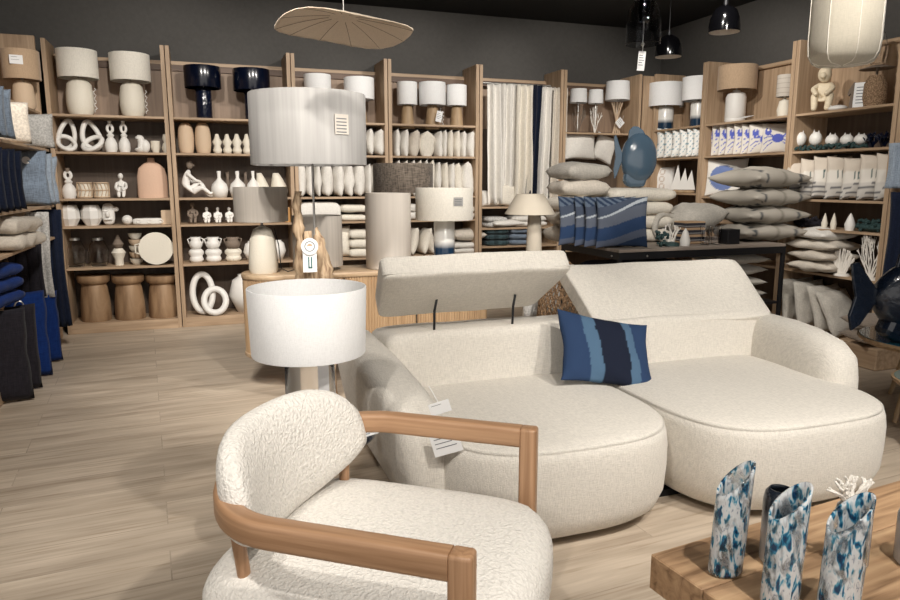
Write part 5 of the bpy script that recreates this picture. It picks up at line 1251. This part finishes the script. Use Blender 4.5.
# ============================================================ SOFA
SF = T('sofa', 'cream two-seat sofa with rounded seats and raised adjustable headrests', 'sofa', (2.05, 3.0, 0))
OX, OY = 2.05, 3.0
def bean(x0, x1, y0, y1, prof, e=3.2, n=96, skew=None, zadj=None):
    cx, cy, a, b = (x0 + x1) / 2, (y0 + y1) / 2, (x1 - x0) / 2, (y1 - y0) / 2; rings = []
    for off, z in prof:
        ring = []
        for k in range(n):
            th = 2 * pi * k / n; c, s_ = cos(th), sin(th)
            ee = e if s_ < 0 else e * 1.8
            q = (abs(c) ** ee + abs(s_) ** ee) ** (-1 / ee)
            x, y = cx + (a + off) * c * q, cy + (b + off) * s_ * q
            if skew: x, y = skew(x, y)
            ring.append((x - OX, y - OY, z if not zadj else z + zadj(x, y, z)))
        rings.append(ring)
    return G().loft(rings)
PROF = [(-.10, .03), (-.07, .035), (-.03, .07), (-.006, .14), (0, .24), (0, .34), (-.006, .395), (-.014, .424), (-.021, .429), (-.016, .434), (-.03, .444), (-.08, .456), (-.2, .466), (-.40, .470)]
def seat_module(x0, x1, y0, y1, nm, e):
    o = bean(x0, x1, y0, y1, PROF, e).build(nm, 'sofa', SF, sharp=0); return o
s1 = seat_module(.86, 2.005, 2.295, 3.45, 'seat', 3.0)
s2 = seat_module(1.995, 3.19, 2.185, 3.45, 'seat', 3.3)
g = bean(.9, 3.2, 2.5, 3.4, [(-.1, 0), (-.1, .032)], 4); g.build('foot_plinth', 'blackmetal', SF)
# lumbar backs
def slab(w, d, h, e, c, rot, name, mat='sofa', bow=0, n=12, taper=0, pil=0, taper2=0):
    g = G(); g.soft(w, d, h, e, (0, 0, 0), n)
    if pil: g.move(lambda p: (p.x * (1 + taper2 * p.y / d * -2), p.y, p.z + pil * (1 if p.z > 0 else -1) * (1 - (2 * p.x / w) ** 4) * (1 - (2 * p.y / d) ** 2)))
    if bow: g.move(lambda p: (p.x, p.y, p.z + bow * (1 - (2 * p.x / w) ** 2)))
    if taper: g.move(lambda p: (p.x * (1 + taper * p.z / h), p.y, p.z))
    g.move(lambda p: Vector(p) + Vector((0, 0, 0)) + .006 * Vector((0, noise.noise(Vector(p) * 5), noise.noise(Vector(p) * 4 + Vector((3, 0, 0))))))
    return g.build(name, mat, SF, (c[0] - OX, c[1] - OY, c[2]), rot, sharp=0)
slab(1.07, .44, .37, 12, (1.385, 3.50, .54), (R(-6), 0, 0), 'backrest')
slab(1.22, .44, .35, 12, (2.65, 3.50, .535), (R(-6), 0, 0), 'backrest')
slab(2.55, .22, .62, 5, (2.05, 3.78, .36), (R(-4), 0, 0), 'back_frame', n=14)
# headrests
hl = slab(.98, .43, .12, 16, (1.31, 3.37, .972), (R(-38), 0, R(1)), 'headrest', n=22, pil=.012, taper2=.06)
hr = slab(1.26, .52, .115, 16, (2.70, 3.53, .80), (R(37), 0, R(-1.5)), 'headrest', n=22, pil=.012, taper2=-.03)
# seam on raised headrest
g = G(); g.tube([((-.5 + i / 20) * 1.04, -.212, -.044) for i in range(21)], .0035, 5); sm = g.build('piping', 'sofa', hl, sharp=0)
for px in (434, 512):
    x = onY(px, 3.36, .75) - OX; g = G(); g.tube([(x, 3.36 - OY, .70), (x - .003, 3.345 - OY, .78), (x - .004, 3.34 - OY, .84), (x + .012, 3.35 - OY, .90)], .007, 8); g.build('headrest_bracket', 'blackmetal', SF)
# arms
def arm(name, path, wd, out):
    """path: list of (y, zbottom, ztop); x centre from out(y,z)"""
    g = G(); rings = []
    for (y, zb, zt, sc) in path:
        ring = []
        for k in range(28):
            a = 2 * pi * k / 28; c, s_ = cos(a), sin(a)
            x = wd / 2 * sc * (abs(c) ** .62) * (1 if c > 0 else -1); z = (zt + zb) / 2 + (zt - zb) / 2 * (abs(s_) ** .55) * (1 if s_ > 0 else -1)
            ring.append((out(y, z) + x - OX, y - OY, z))
        rings.append(ring)
    return g.loft(rings).build(name, 'sofa', SF, sharp=0)
arm('armrest', [(2.56, .22, .40, .3), (2.57, .14, .50, .6), (2.60, .08, .565, .82), (2.68, .05, .61, .96), (2.85, .04, .645, 1), (3.1, .04, .67, 1), (3.4, .04, .69, 1), (3.75, .04, .69, 1), (3.84, .06, .65, .85), (3.87, .12, .55, .45)], .27, lambda y, z: .885 - .10 * (z - .1) / .5)
arm('armrest', [(2.60, .22, .40, .35), (2.615, .14, .52, .6), (2.65, .08, .60, .85), (2.73, .05, .655, .97), (2.9, .04, .685, 1), (3.1, .04, .695, 1), (3.4, .04, .69, 1), (3.75, .04, .68, 1), (3.84, .06, .65, .85), (3.87, .12, .55, .45)], .24, lambda y, z: 3.165 + .03 * (z - .1) / .5 + .15 * max(0, y - 2.75))
Yt = 2.50
for (px, py, w_, h_, rr, ln) in ((443, 433, .118, .092, 16, 3), (438, 402, .085, .05, 18, 1)):
    X = onY(px, Yt, .6); price_card(SF, w_, h_, (X - OX, Yt - OY, hz(X, Yt, py)), (0, R(-rr), R(-19)), lines=ln, string=(-.02, .05, .06), label='white hanging price tag'); Yt -= .006
# blue striped cushion on the sofa
def sofacol(u, v, s):
    x = u + .06 * sin(v * 2.2)
    lb = (.07, .13, .21); mb = (.022, .045, .105); nv = (.009, .013, .028)
    if x < -.48: return mb
    if x < -.22: return lb
    if x < .38: return nv
    if x < .58: return lb
    return mb
cushion('navy and light blue striped cushion lying against the sofa backrest', 'print', .56, .40, .12, (1.94, 2.975, .452), (R(-34), R(12), R(-4)), seed=6, n=80, col=sofacol, wr=.010, pinch=.10)

# ============================================================ ARMCHAIR
AC = T('armchair', 'ivory boucle armchair with curved ash wood arm band', 'armchair', (.344, 1.878, 0), R(-36.5))
# local x = forward, y = to the chair's left
def band():
    path = []
    hw = .397; fr = .445
    path.append((fr, -hw))
    for i in range(6): path.append((fr - (fr + .0) * (i + 1) / 6, -hw))
    for i in range(1, 30):
        a = -pi / 2 - pi * i / 30; path.append((.285 * cos(a), hw * sin(a)))
    path.append((0, hw))
    for i in range(6): path.append((fr * (i + 1) / 6, hw))
    g = G(); rings = []; n = len(path); w, h, r = .056, .066, .012
    sec = []
    for (sx, sz) in ((1, 1), (-1, 1), (-1, -1), (1, -1)):
        for k in range(4):
            a = {(1, 1): 0, (-1, 1): 90, (-1, -1): 180, (1, -1): 270}[(sx, sz)] + k * 30
            sec.append((sx * (w / 2 - r) + r * cos(R(a)), sz * (h / 2 - r) + r * sin(R(a))))
    for i, (x, y) in enumerate(path):
        a, b = path[max(0, i - 1)], path[min(n - 1, i + 1)]; t = Vector((b[0] - a[0], b[1] - a[1], 0)).normalized(); nn = Vector((-t.y, t.x, 0))
        u = i / (n - 1); zc = .687 + .012 * math.cos(pi * (2 * u - 1)) * 0
        rings.append([Vector((x, y, zc)) + nn * s_[0] + Vector((0, 0, s_[1])) for s_ in sec])
    g.loft(rings)
    dist = [0]
    for a, b in zip(path, path[1:]): dist.append(dist[-1] + math.hypot(a[0] - b[0], a[1] - b[1]))
    g.bm.verts.ensure_lookup_table(); m = len(sec); cl = g.bm.loops.layers.float_color.new('Grain')
    idx = {v: i for i, v in enumerate(g.bm.verts)}
    for f in g.bm.faces:
        for lp in f.loops: i = idx[lp.vert]; sc = sec[i % m]; lp[cl] = (dist[i // m], sc[0] + 1, sc[1] + 1, 1)
    return g
M['bandwood'] = wood('ash_bent_wood', (.30, .165, .085), (.46, .275, .155), (2.5, 60, 60), .42, (.385, .22, .12), .06)
_n = M['bandwood'].node_tree; _a = _n.nodes.new('ShaderNodeVertexColor'); _a.layer_name = 'Grain'
_mp = [x for x in _n.nodes if x.type == 'MAPPING'][0]; _n.links.new(_a.outputs['Color'], _mp.inputs['Vector'])
band().build('arm_band', 'bandwood', AC, sharp=50)
for s_ in (-1, 1):
    g = G(); g.box(.442, .498, s_ * .397 - .0275, s_ * .397 + .0275, 0, .7195, .01, 3); g.build('leg', 'chairwood', AC)
    g = G(); g.tube([(-.12, s_ * .25, 0), (-.15, s_ * .315, .66)], [.016, .018], 12); g.build('leg', 'chairwood', AC)
g = G(); g.soft(.85, .78, .24, 5, (.125, 0, .385), 12, e2=3.2); g.move(lambda p: (p.x + (.05 * (1 - (p.y / .4) ** 2) if p.x > .2 else 0), p.y, p.z + .02 * (1 - (p.y / .4) ** 2) * (1 if p.z > .36 else 0) - .02 * (p.x < 0) * 0))
seat = g.build('seat', 'boucle', AC, sharp=0)
g = G(); g.soft(.66, .62, .10, 4, (.15, 0, .245), 8); g.build('seat_frame', 'boucle', AC, sharp=0)
def pad():
    g = G(); n = 30; rings = []
    for i in range(n + 1):
        u = -1 + 2 * i / n; s_ = u * .365
        e = max(0.0, 1 - abs(u) ** 5) ** .5; eb = max(0.0, 1 - abs(u) ** 2.2) ** .6
        hh = .185 * e + .004; hb = .135 * eb + .004; tt = .06 * e ** .6 + .002; xc = -.225 + .9 * s_ * s_
        ring = []
        for k in range(26):
            a = 2 * pi * k / 26; c, q = cos(a), sin(a); zc = .655
            z = (hh if q > 0 else -hb) * (abs(q) ** .75); x = tt * (abs(c) ** .8) * (1 if c > 0 else -1)
            ring.append((xc + x - .2 * z, s_, zc + z))
        rings.append(ring)
    return g.loft(rings)
pad().build('backrest', 'boucle', AC, sharp=0)

# ============================================================ COFFEE TABLE and vases
CT = T('coffee_table', 'rustic oak block coffee table with slanted glass vases on it', 'coffee table', (1.19, 1.57, 0), R(6))
W_, D_ = 1.35, .75
for i, (a, b) in enumerate(((0, -.20), (-.203, -.47), (-.473, -D_))):
    g = G(); g.box(0, W_, b, a, .31, .42, .004, 1); o = g.build('table_plank', 'table', CT, smooth=False)
for (x, y) in ((.10, -.12), (.10, -D_ + .12), (W_ - .14, -.12), (W_ - .14, -D_ + .12)):
    g = G(); g.box(x - .04, x + .04, y - .04, y + .04, 0, .31, .004, 1); g.build('leg', 'table', CT, smooth=False)
def oval_vase(label, X, Y, a, b, h, slant, rz, mat, leanx=0, name='glass_vase', th=.006):
    g = G(); n = 48; rings = []
    def ring(sc, z, top=False):
        return [(a * sc * cos(2 * pi * k / n) + leanx * z, b * sc * sin(2 * pi * k / n), (z if not top else h - slant * .5 + slant * .5 * cos(2 * pi * k / n)) + 0) for k in range(n)]
    def lvl(sc, f, th_=0):
        out = []
        for k in range(n):
            c, s_ = cos(2 * pi * k / n), sin(2 * pi * k / n); zt = h - slant * .5 + slant * .5 * c; z = .012 + (zt - .012) * f
            out.append(((a * sc - th_) * c + leanx * z, (b * sc - th_) * s_, z))
        return out
    rings = [[(a * .7 * cos(2 * pi * k / n), b * .7 * sin(2 * pi * k / n), 0) for k in range(n)], [(a * .95 * cos(2 * pi * k / n), b * .95 * sin(2 * pi * k / n), .004) for k in range(n)]]
    for f in (0, .15, .35, .6, .8, .93, 1): rings.append(lvl(1, f))
    for f in (1, .93, .8, .6, .35, .15, .02): rings.append(lvl(1, f, th))
    g.loft(rings); return tag(g.build(name, mat, loc=(X, Y, .4205), rot=(0, 0, rz), sharp=0), label, 'vase')
M['mot1'], M['mot2'], M['mot3'] = mottled('mottled_glass_a', 1.3), mottled('mottled_glass_b', 5.1), mottled('mottled_glass_c', 9.4)
oval_vase('slanted oval glass vase with blue and white flecks nearest the armchair', 1.325, 1.415, .050, .036, .325, .09, R(-8), 'mot1', .05)
oval_vase('slanted blue and white glass vase, the deep blue one in the middle', 1.36, 1.255, .052, .038, .325, .085, R(-8), 'mot2', .03)
oval_vase('slanted pale flecked glass vase in front of the white coral', 1.47, 1.175, .056, .04, .315, .09, R(-8), 'mot3', .04)
def round_vase(label, X, Y, r, h, mat, name='glazed_vase'):
    g = G(); g.lathe([(0, 0), (r * .85, 0), (r, .012), (r, h * .85), (r * .9, h * .95), (r * .7, h), (r * .6, h), (r * .8, h * .93), (r * .9, h * .8), (r * .9, .02), (0, .015)], n=36)
    return tag(g.build(name, mat, loc=(X, Y, .4205), sharp=0), label, 'vase')
M['dip3'] = banded('black_over_grey_glaze', .14, (.30, .30, .31), (.012, .016, .024), .03)
round_vase('dark grey cylinder vase standing behind the middle glass vase', 1.50, 1.41, .045, .225, 'dip3')
round_vase('navy and stone cylinder vase behind the pale flecked glass vase', 1.69, 1.33, .048, .185, 'dip3')
round_vase('navy over grey jar with a coral sprig at the table edge', 1.865, 1.27, .05, .17, 'dip3')
def coral_on(label, X, Y, z0, w, h, seed):
    t = T('coral_sprig', label, 'coral', (X, Y, z0)); coral_geo(w, h, seed, 7, 2, .008, .9).build('coral', 'coral', t); g = G(); g.lathe([(0, -.01), (.03, -.01), (.03, .006), (0, .01)], n=14); g.build('base', 'coral', t)
coral_on('white coral sprig on the stone cylinder vase behind the pale flecked one', 1.68, 1.33, .607, .17, .085, 12)
coral_on('white coral sprig on the navy over grey jar', 1.865, 1.27, .592, .09, .07, 9)

# ============================================================ round tables right, navy fish
def round_table(label, X, Y, r, z, topmat, legs=3, a0=0):
    t = T('round_table', label, 'side table', (X, Y, 0))
    g = G(); g.lathe([(0, z - .045), (r - .03, z - .045), (r, z - .02), (r, z - .004), (r - .012, z - .004), (0, z - .004)], n=56); g.build('table_rim', 'sideb', t)
    g = G(); g.lathe([(0, z - .0035), (r - .014, z - .0035), (r - .014, z), (0, z)], n=56); g.build('table_top', topmat, t)
    for k in range(legs): a = a0 + 2 * pi * k / legs; g = G(); g.tube([(r * .9 * cos(a), r * .9 * sin(a), 0), (r * .55 * cos(a), r * .55 * sin(a), z - .045)], [.014, .022], 12); g.build('leg', 'drift' if 0 else 'lampwood', t)
    return t
round_table('round side table with teal top carrying the navy fish', 4.45, 3.05, .45, .50, 'tealtop', 3, R(190))
round_table('lower round side table with grey-green top nesting by the teal one', 3.98, 2.62, .29, .38, 'minttop', 3, R(170))
fish('large deep navy ceramic fish vase on the teal round table', 'fish2', (4.25, 3.05, .502), .86, .60, .24, R(-8))
g = G(); g.lathe([(0, 0), (.10, 0), (.14, .02), (.15, .035), (.13, .03), (0, .012)], n=30); tag(g.build('shallow_dish', 'greyclay', loc=(4.03, 2.63, .381)), 'dark shallow dish on the lower round side table', 'dish')
# wicker basket behind sofa
X, Y = onY(563, 4.45, .6), 4.45
t = T('wicker_basket', 'tall open-weave seagrass basket behind the sofa', 'basket', (X, Y, 0)); hh = hz(X, Y - .1, 280)
g = G()
for k in range(26):
    for d in (1, -1):
        g.tube([((.16 + .03 * sin(pi * f)) * cos(2 * pi * k / 26 + d * f * 1.6), (.16 + .03 * sin(pi * f)) * sin(2 * pi * k / 26 + d * f * 1.6), .02 + f * (hh - .04)) for f in [i / 10 for i in range(11)]], .006, 5)
for z_ in (.01, hh * .5, hh - .01): g.tube([(.17 * cos(a), .17 * sin(a), z_) for a in [2 * pi * i / 30 for i in range(30)]], .009, 6, True)
g.build('basket_weave', 'wicker', t)
g = G(); g.tube([(.09 * cos(a), 0, hh + .01 + .12 * sin(a)) for a in [pi * i / 14 for i in range(15)]], .007, 6); g.build('handle', 'wicker', t)
cushion('pale grey cushion on the floor behind the wicker basket', 'knit', .4, .45, .14, (onY(548, 4.7, .5), 4.78, .45), (R(-8), 0, R(15)), seed=3)
g = G(); g.soft(.42, .34, .44, 5, (0, 0, .22), 6); tag(g.build('pouffe', 'taupefab', loc=(onY(548, 4.7, .5), 4.80, 0), sharp=0), 'taupe pouffe on the floor behind the raised headrest', 'pouffe')

# ============================================================ PENDANTS
def cable(g, x, y, z): g.tube([(x, y, z), (x, y, CZ)], .0025, 6)
PXc, PYc = .755, 3.75
t = T('wavy_pendant', 'wide wavy pleated fabric pendant lamp under the dark ceiling', 'pendant lamp', (PXc, PYc, 2.285), R(-19.7))
def pend_z(rr, a, y): return .065 * (1 - rr ** 1.6) - .15 * y + .016 * cos(3 * a + .5) * rr ** 2 - .018 * cos(a) * rr
g = G(); nr, na = 14, 72; grid = []
for i in range(nr + 1):
    rr = i / nr; row = []
    for k in range(na):
        a = 2 * pi * k / na; R0 = .345 * (1 + .05 * cos(2 * a)); ry = .27
        x, y = R0 * rr * cos(a), ry * rr * sin(a) * abs(sin(a)) ** .45
        zz = pend_z(rr, a, y) + .002 * abs(sin(a * 12)) * rr
        row.append(g.bm.verts.new((x, y, zz)))
    grid.append(row)
for i in range(nr):
    for k in range(na):
        try: g.bm.faces.new((grid[i][k], grid[i][(k + 1) % na], grid[i + 1][(k + 1) % na], grid[i + 1][k]))
        except ValueError: pass
bmesh.ops.remove_doubles(g.bm, verts=g.bm.verts[:], dist=.0001)
o = g.build('lamp_shade', 'pendant', t, sharp=0); m = o.modifiers.new('t', 'SOLIDIFY'); m.thickness = .004
g = G(); 
for k in range(12):
    a = 2 * pi * k / 12; pts = []
    for i in range(3, nr + 1):
        rr = i / nr; R0 = .345 * (1 + .05 * cos(2 * a)); yy = .27 * rr * sin(a) * abs(sin(a)) ** .45; pts.append((R0 * rr * cos(a), yy, pend_z(rr, a, yy) - .004))
    g.tube(pts, .0018, 4)
g.build('frame_wire', 'greyclay', t)
g = G(); g.tube([(0, 0, .055), (0, 0, CZ - 2.285)], .0025, 6); g.build('cable', 'whitecord', t)
# glass cloche
X, Y = 2.60, 3.765
t = T('glass_pendant', 'smoky glass bell pendant with a white tag', 'pendant lamp', (X, Y, 2.33))
g = G(); r = .105; pr = [(r, 0), (r * .98, .12), (r * .9, .2), (r * .6, .255), (.02, .27)]
g.lathe(pr + [(.02, .266)] + [(a - .003, b - .002) for a, b in reversed(pr[:-1])], n=36, closed=True); g.build('glass_bell', 'smoke', t)
g = G(); g.lathe([(0, .13), (.032, .13), (.036, .18), (.034, .25), (.012, .28), (0, .28)], n=20); g.build('socket', 'domeblack', t)
g = G(); g.tube([(0, 0, .27), (0, 0, CZ - 2.33)], .0035, 6); g.build('cable', 'whitecord', t)
g = G(); g.tube([(0, 0, .13), (0, 0, -.02)], .004, 6); g.ball((0, 0, -.0), .011); g.build('chain', 'steel', t)
price_card(t, .045, .115, (0, 0, -.04), (0, R(4), R(-20)), lines=5, string=(0, 0, .03))
# black domes
for (x, y, z, r, h, l) in ((3.60, 4.86, 2.49, .105, .17, 'gloss black dome pendant hanging beside the smoky glass bell'), (3.66, 4.30, 2.575, .11, .19, 'gloss black dome pendant apart, above the beige drum lamp')):
    t = T('dome_pendant', l, 'pendant lamp', (x, y, z))
    pr = [(r, 0), (r * 1.0, h * .2), (r * .93, h * .5), (r * .72, h * .8), (r * .35, h * .96), (.012, h)]
    g = G(); g.lathe(pr + [(0, h)], n=36); g.build('dome', 'domeblack', t)
    g = G(); g.lathe([(r * .97, .0), (r * .965, h * .2), (r * .9, h * .48), (r * .69, h * .77), (0, h * .9)], n=36); g.build('inner_reflector', 'domein', t)
    g = G(); g.ball((0, 0, h * .3), .03, .03, .038); g.build('bulb', 'card', t)
    g = G(); g.tube([(0, 0, h), (0, 0, CZ - z)], .003, 6); g.lathe([(.0, h), (.016, h), (.016, h + .03), (0, h + .03)], n=12); g.build('cable', 'blackmetal', t)
# ivory lantern
t = T('lantern_pendant', 'large ivory ribbed paper lantern hanging at the upper shelf end', 'pendant lamp', (3.04, 2.71, 2.07), R(-28))
g = G(); n = 8; r = .168; prof = [(.10, .0), (.68, .004), (.86, .018), (.965, .05), (1, .11), (1.0, .3), (.985, .45), (.9, .53), (.6, .57), (.15, .58)]
rings = []
for a_, z_ in prof:
    ring = []
    for k in range(n * 6):
        th = 2 * pi * k / (n * 6); loc_ = (k % 6) / 6; sc = cos(pi / n) / cos((loc_ - .5) * 2 * pi / n) if a_ > .3 else 1
        ring.append((r * a_ * (.55 + .45 * sc) * cos(th), r * a_ * (.55 + .45 * sc) * sin(th), z_))
    rings.append(ring)
g.loft(rings); g.build('paper_shade', 'pendant2', t, sharp=0)
g = G()
for k in range(n):
    th = 2 * pi * k / n; g.tube([(r * a_ * 1.004 * cos(th), r * a_ * 1.004 * sin(th), z_) for a_, z_ in prof], .0022, 5)
g.build('rib_wire', 'shadec', t)
g = G(); g.tube([(0, 0, .58), (0, 0, CZ - 2.07)], .003, 6); g.build('cable', 'whitecord', t)

# ============================================================ LIGHTS
def spot(loc, tgt, e, size=55, blend=.6, col=(1, .945, .87), rad=.06):
    l = bpy.data.lights.new('spotlight', 'SPOT'); l.energy = e; l.spot_size = R(size); l.spot_blend = blend; l.color = col; l.shadow_soft_size = rad
    o = bpy.data.objects.new('ceiling_and_fill_spot', l); COL.objects.link(o); o.location = loc  # serves the shop's ceiling spots and the added fill lights alike
    o.rotation_euler = (Vector(tgt) - Vector(loc)).to_track_quat('-Z', 'Y').to_euler(); return o
K = 1.15
for lc, tg, e, sz in (
    ((1.4, .2, 3.35), (1.5, 2.8, .4), 200, 70), ((3.0, .5, 3.35), (2.6, 2.45, .4), 210, 48), ((-.6, .2, 3.35), (.5, 1.9, .5), 120, 65),
    ((2.2, -.6, 3.35), (1.5, 1.4, .4), 90, 65), ((-.4, 2.6, 3.35), (-.7, 4.4, 0), 130, 62), ((-.2, 4.6, 3.35), (-.8, 7.7, 1.9), 230, 70),
    ((.9, 4.9, 3.35), (.4, 7.8, 1.9), 200, 70), ((2.0, 4.9, 3.35), (1.7, 7.8, 1.9), 200, 70), ((3.0, 5.0, 3.35), (2.8, 7.8, 1.9), 200, 70),
    ((3.8, 5.0, 3.35), (4.3, 7.8, 1.9), 210, 70), ((3.2, 5.0, 3.35), (5.6, 6.5, 1.9), 220, 70), ((3.1, 3.7, 3.35), (5.6, 4.9, 1.9), 210, 70),
    ((2.2, 3.2, 3.35), (4.1, 5.1, 1.0), 190, 60), ((2.1, 2.9, 3.35), (1.2, 5.0, 1.2), 230, 62), ((-.1, 3.9, 3.35), (-1.3, 6.4, 1.2), 150, 65),
    ((3.6, .8, 3.35), (4.2, 3.0, .5), 60, 50), ((-1.0, 1.0, 3.35), (-.6, 2.9, 0), 110, 60), ((-.6, 2.5, 3.35), (.6, 4.6, 1.7), 150, 50), ((-.2, 2.6, 3.35), (.5, 5.1, .9), 170, 46), ((1.2, 1.2, 3.35), (1.4, 5.0, 1.1), 150, 46), ((2.4, 1.6, 3.35), (3.6, 5.1, 1.2), 190, 50)):  # several are unseen fills, added to brighten the floor and middle ground
    spot(lc, tg, e * K * (.60 if tg[1] > 4.75 and tg[2] > 1.5 else 1.1 if lc[1] < 1 else 1), sz)
W = bpy.data.worlds.new('World'); SC.world = W; W.use_nodes = True
W.node_tree.nodes['Background'].inputs[0].default_value = (1, .95, .89, 1); W.node_tree.nodes['Background'].inputs[1].default_value = 1.05

# ============================================================ CAMERA
cam = bpy.data.cameras.new('Camera'); co = bpy.data.objects.new('Camera', cam); COL.objects.link(co); SC.camera = co
cam.sensor_width = 36; cam.lens = F / 900 * 36; cam.clip_end = 60
co.location = (0, 0, H); co.rotation_euler = (R(90) - PITCH, 0, -YAW)
SC.view_settings.view_transform = 'Standard'; SC.view_settings.look = 'None'; SC.view_settings.exposure = .12; SC.view_settings.gamma = 1
SC.view_settings.use_curve_mapping = False
SC.cycles.use_denoising = True
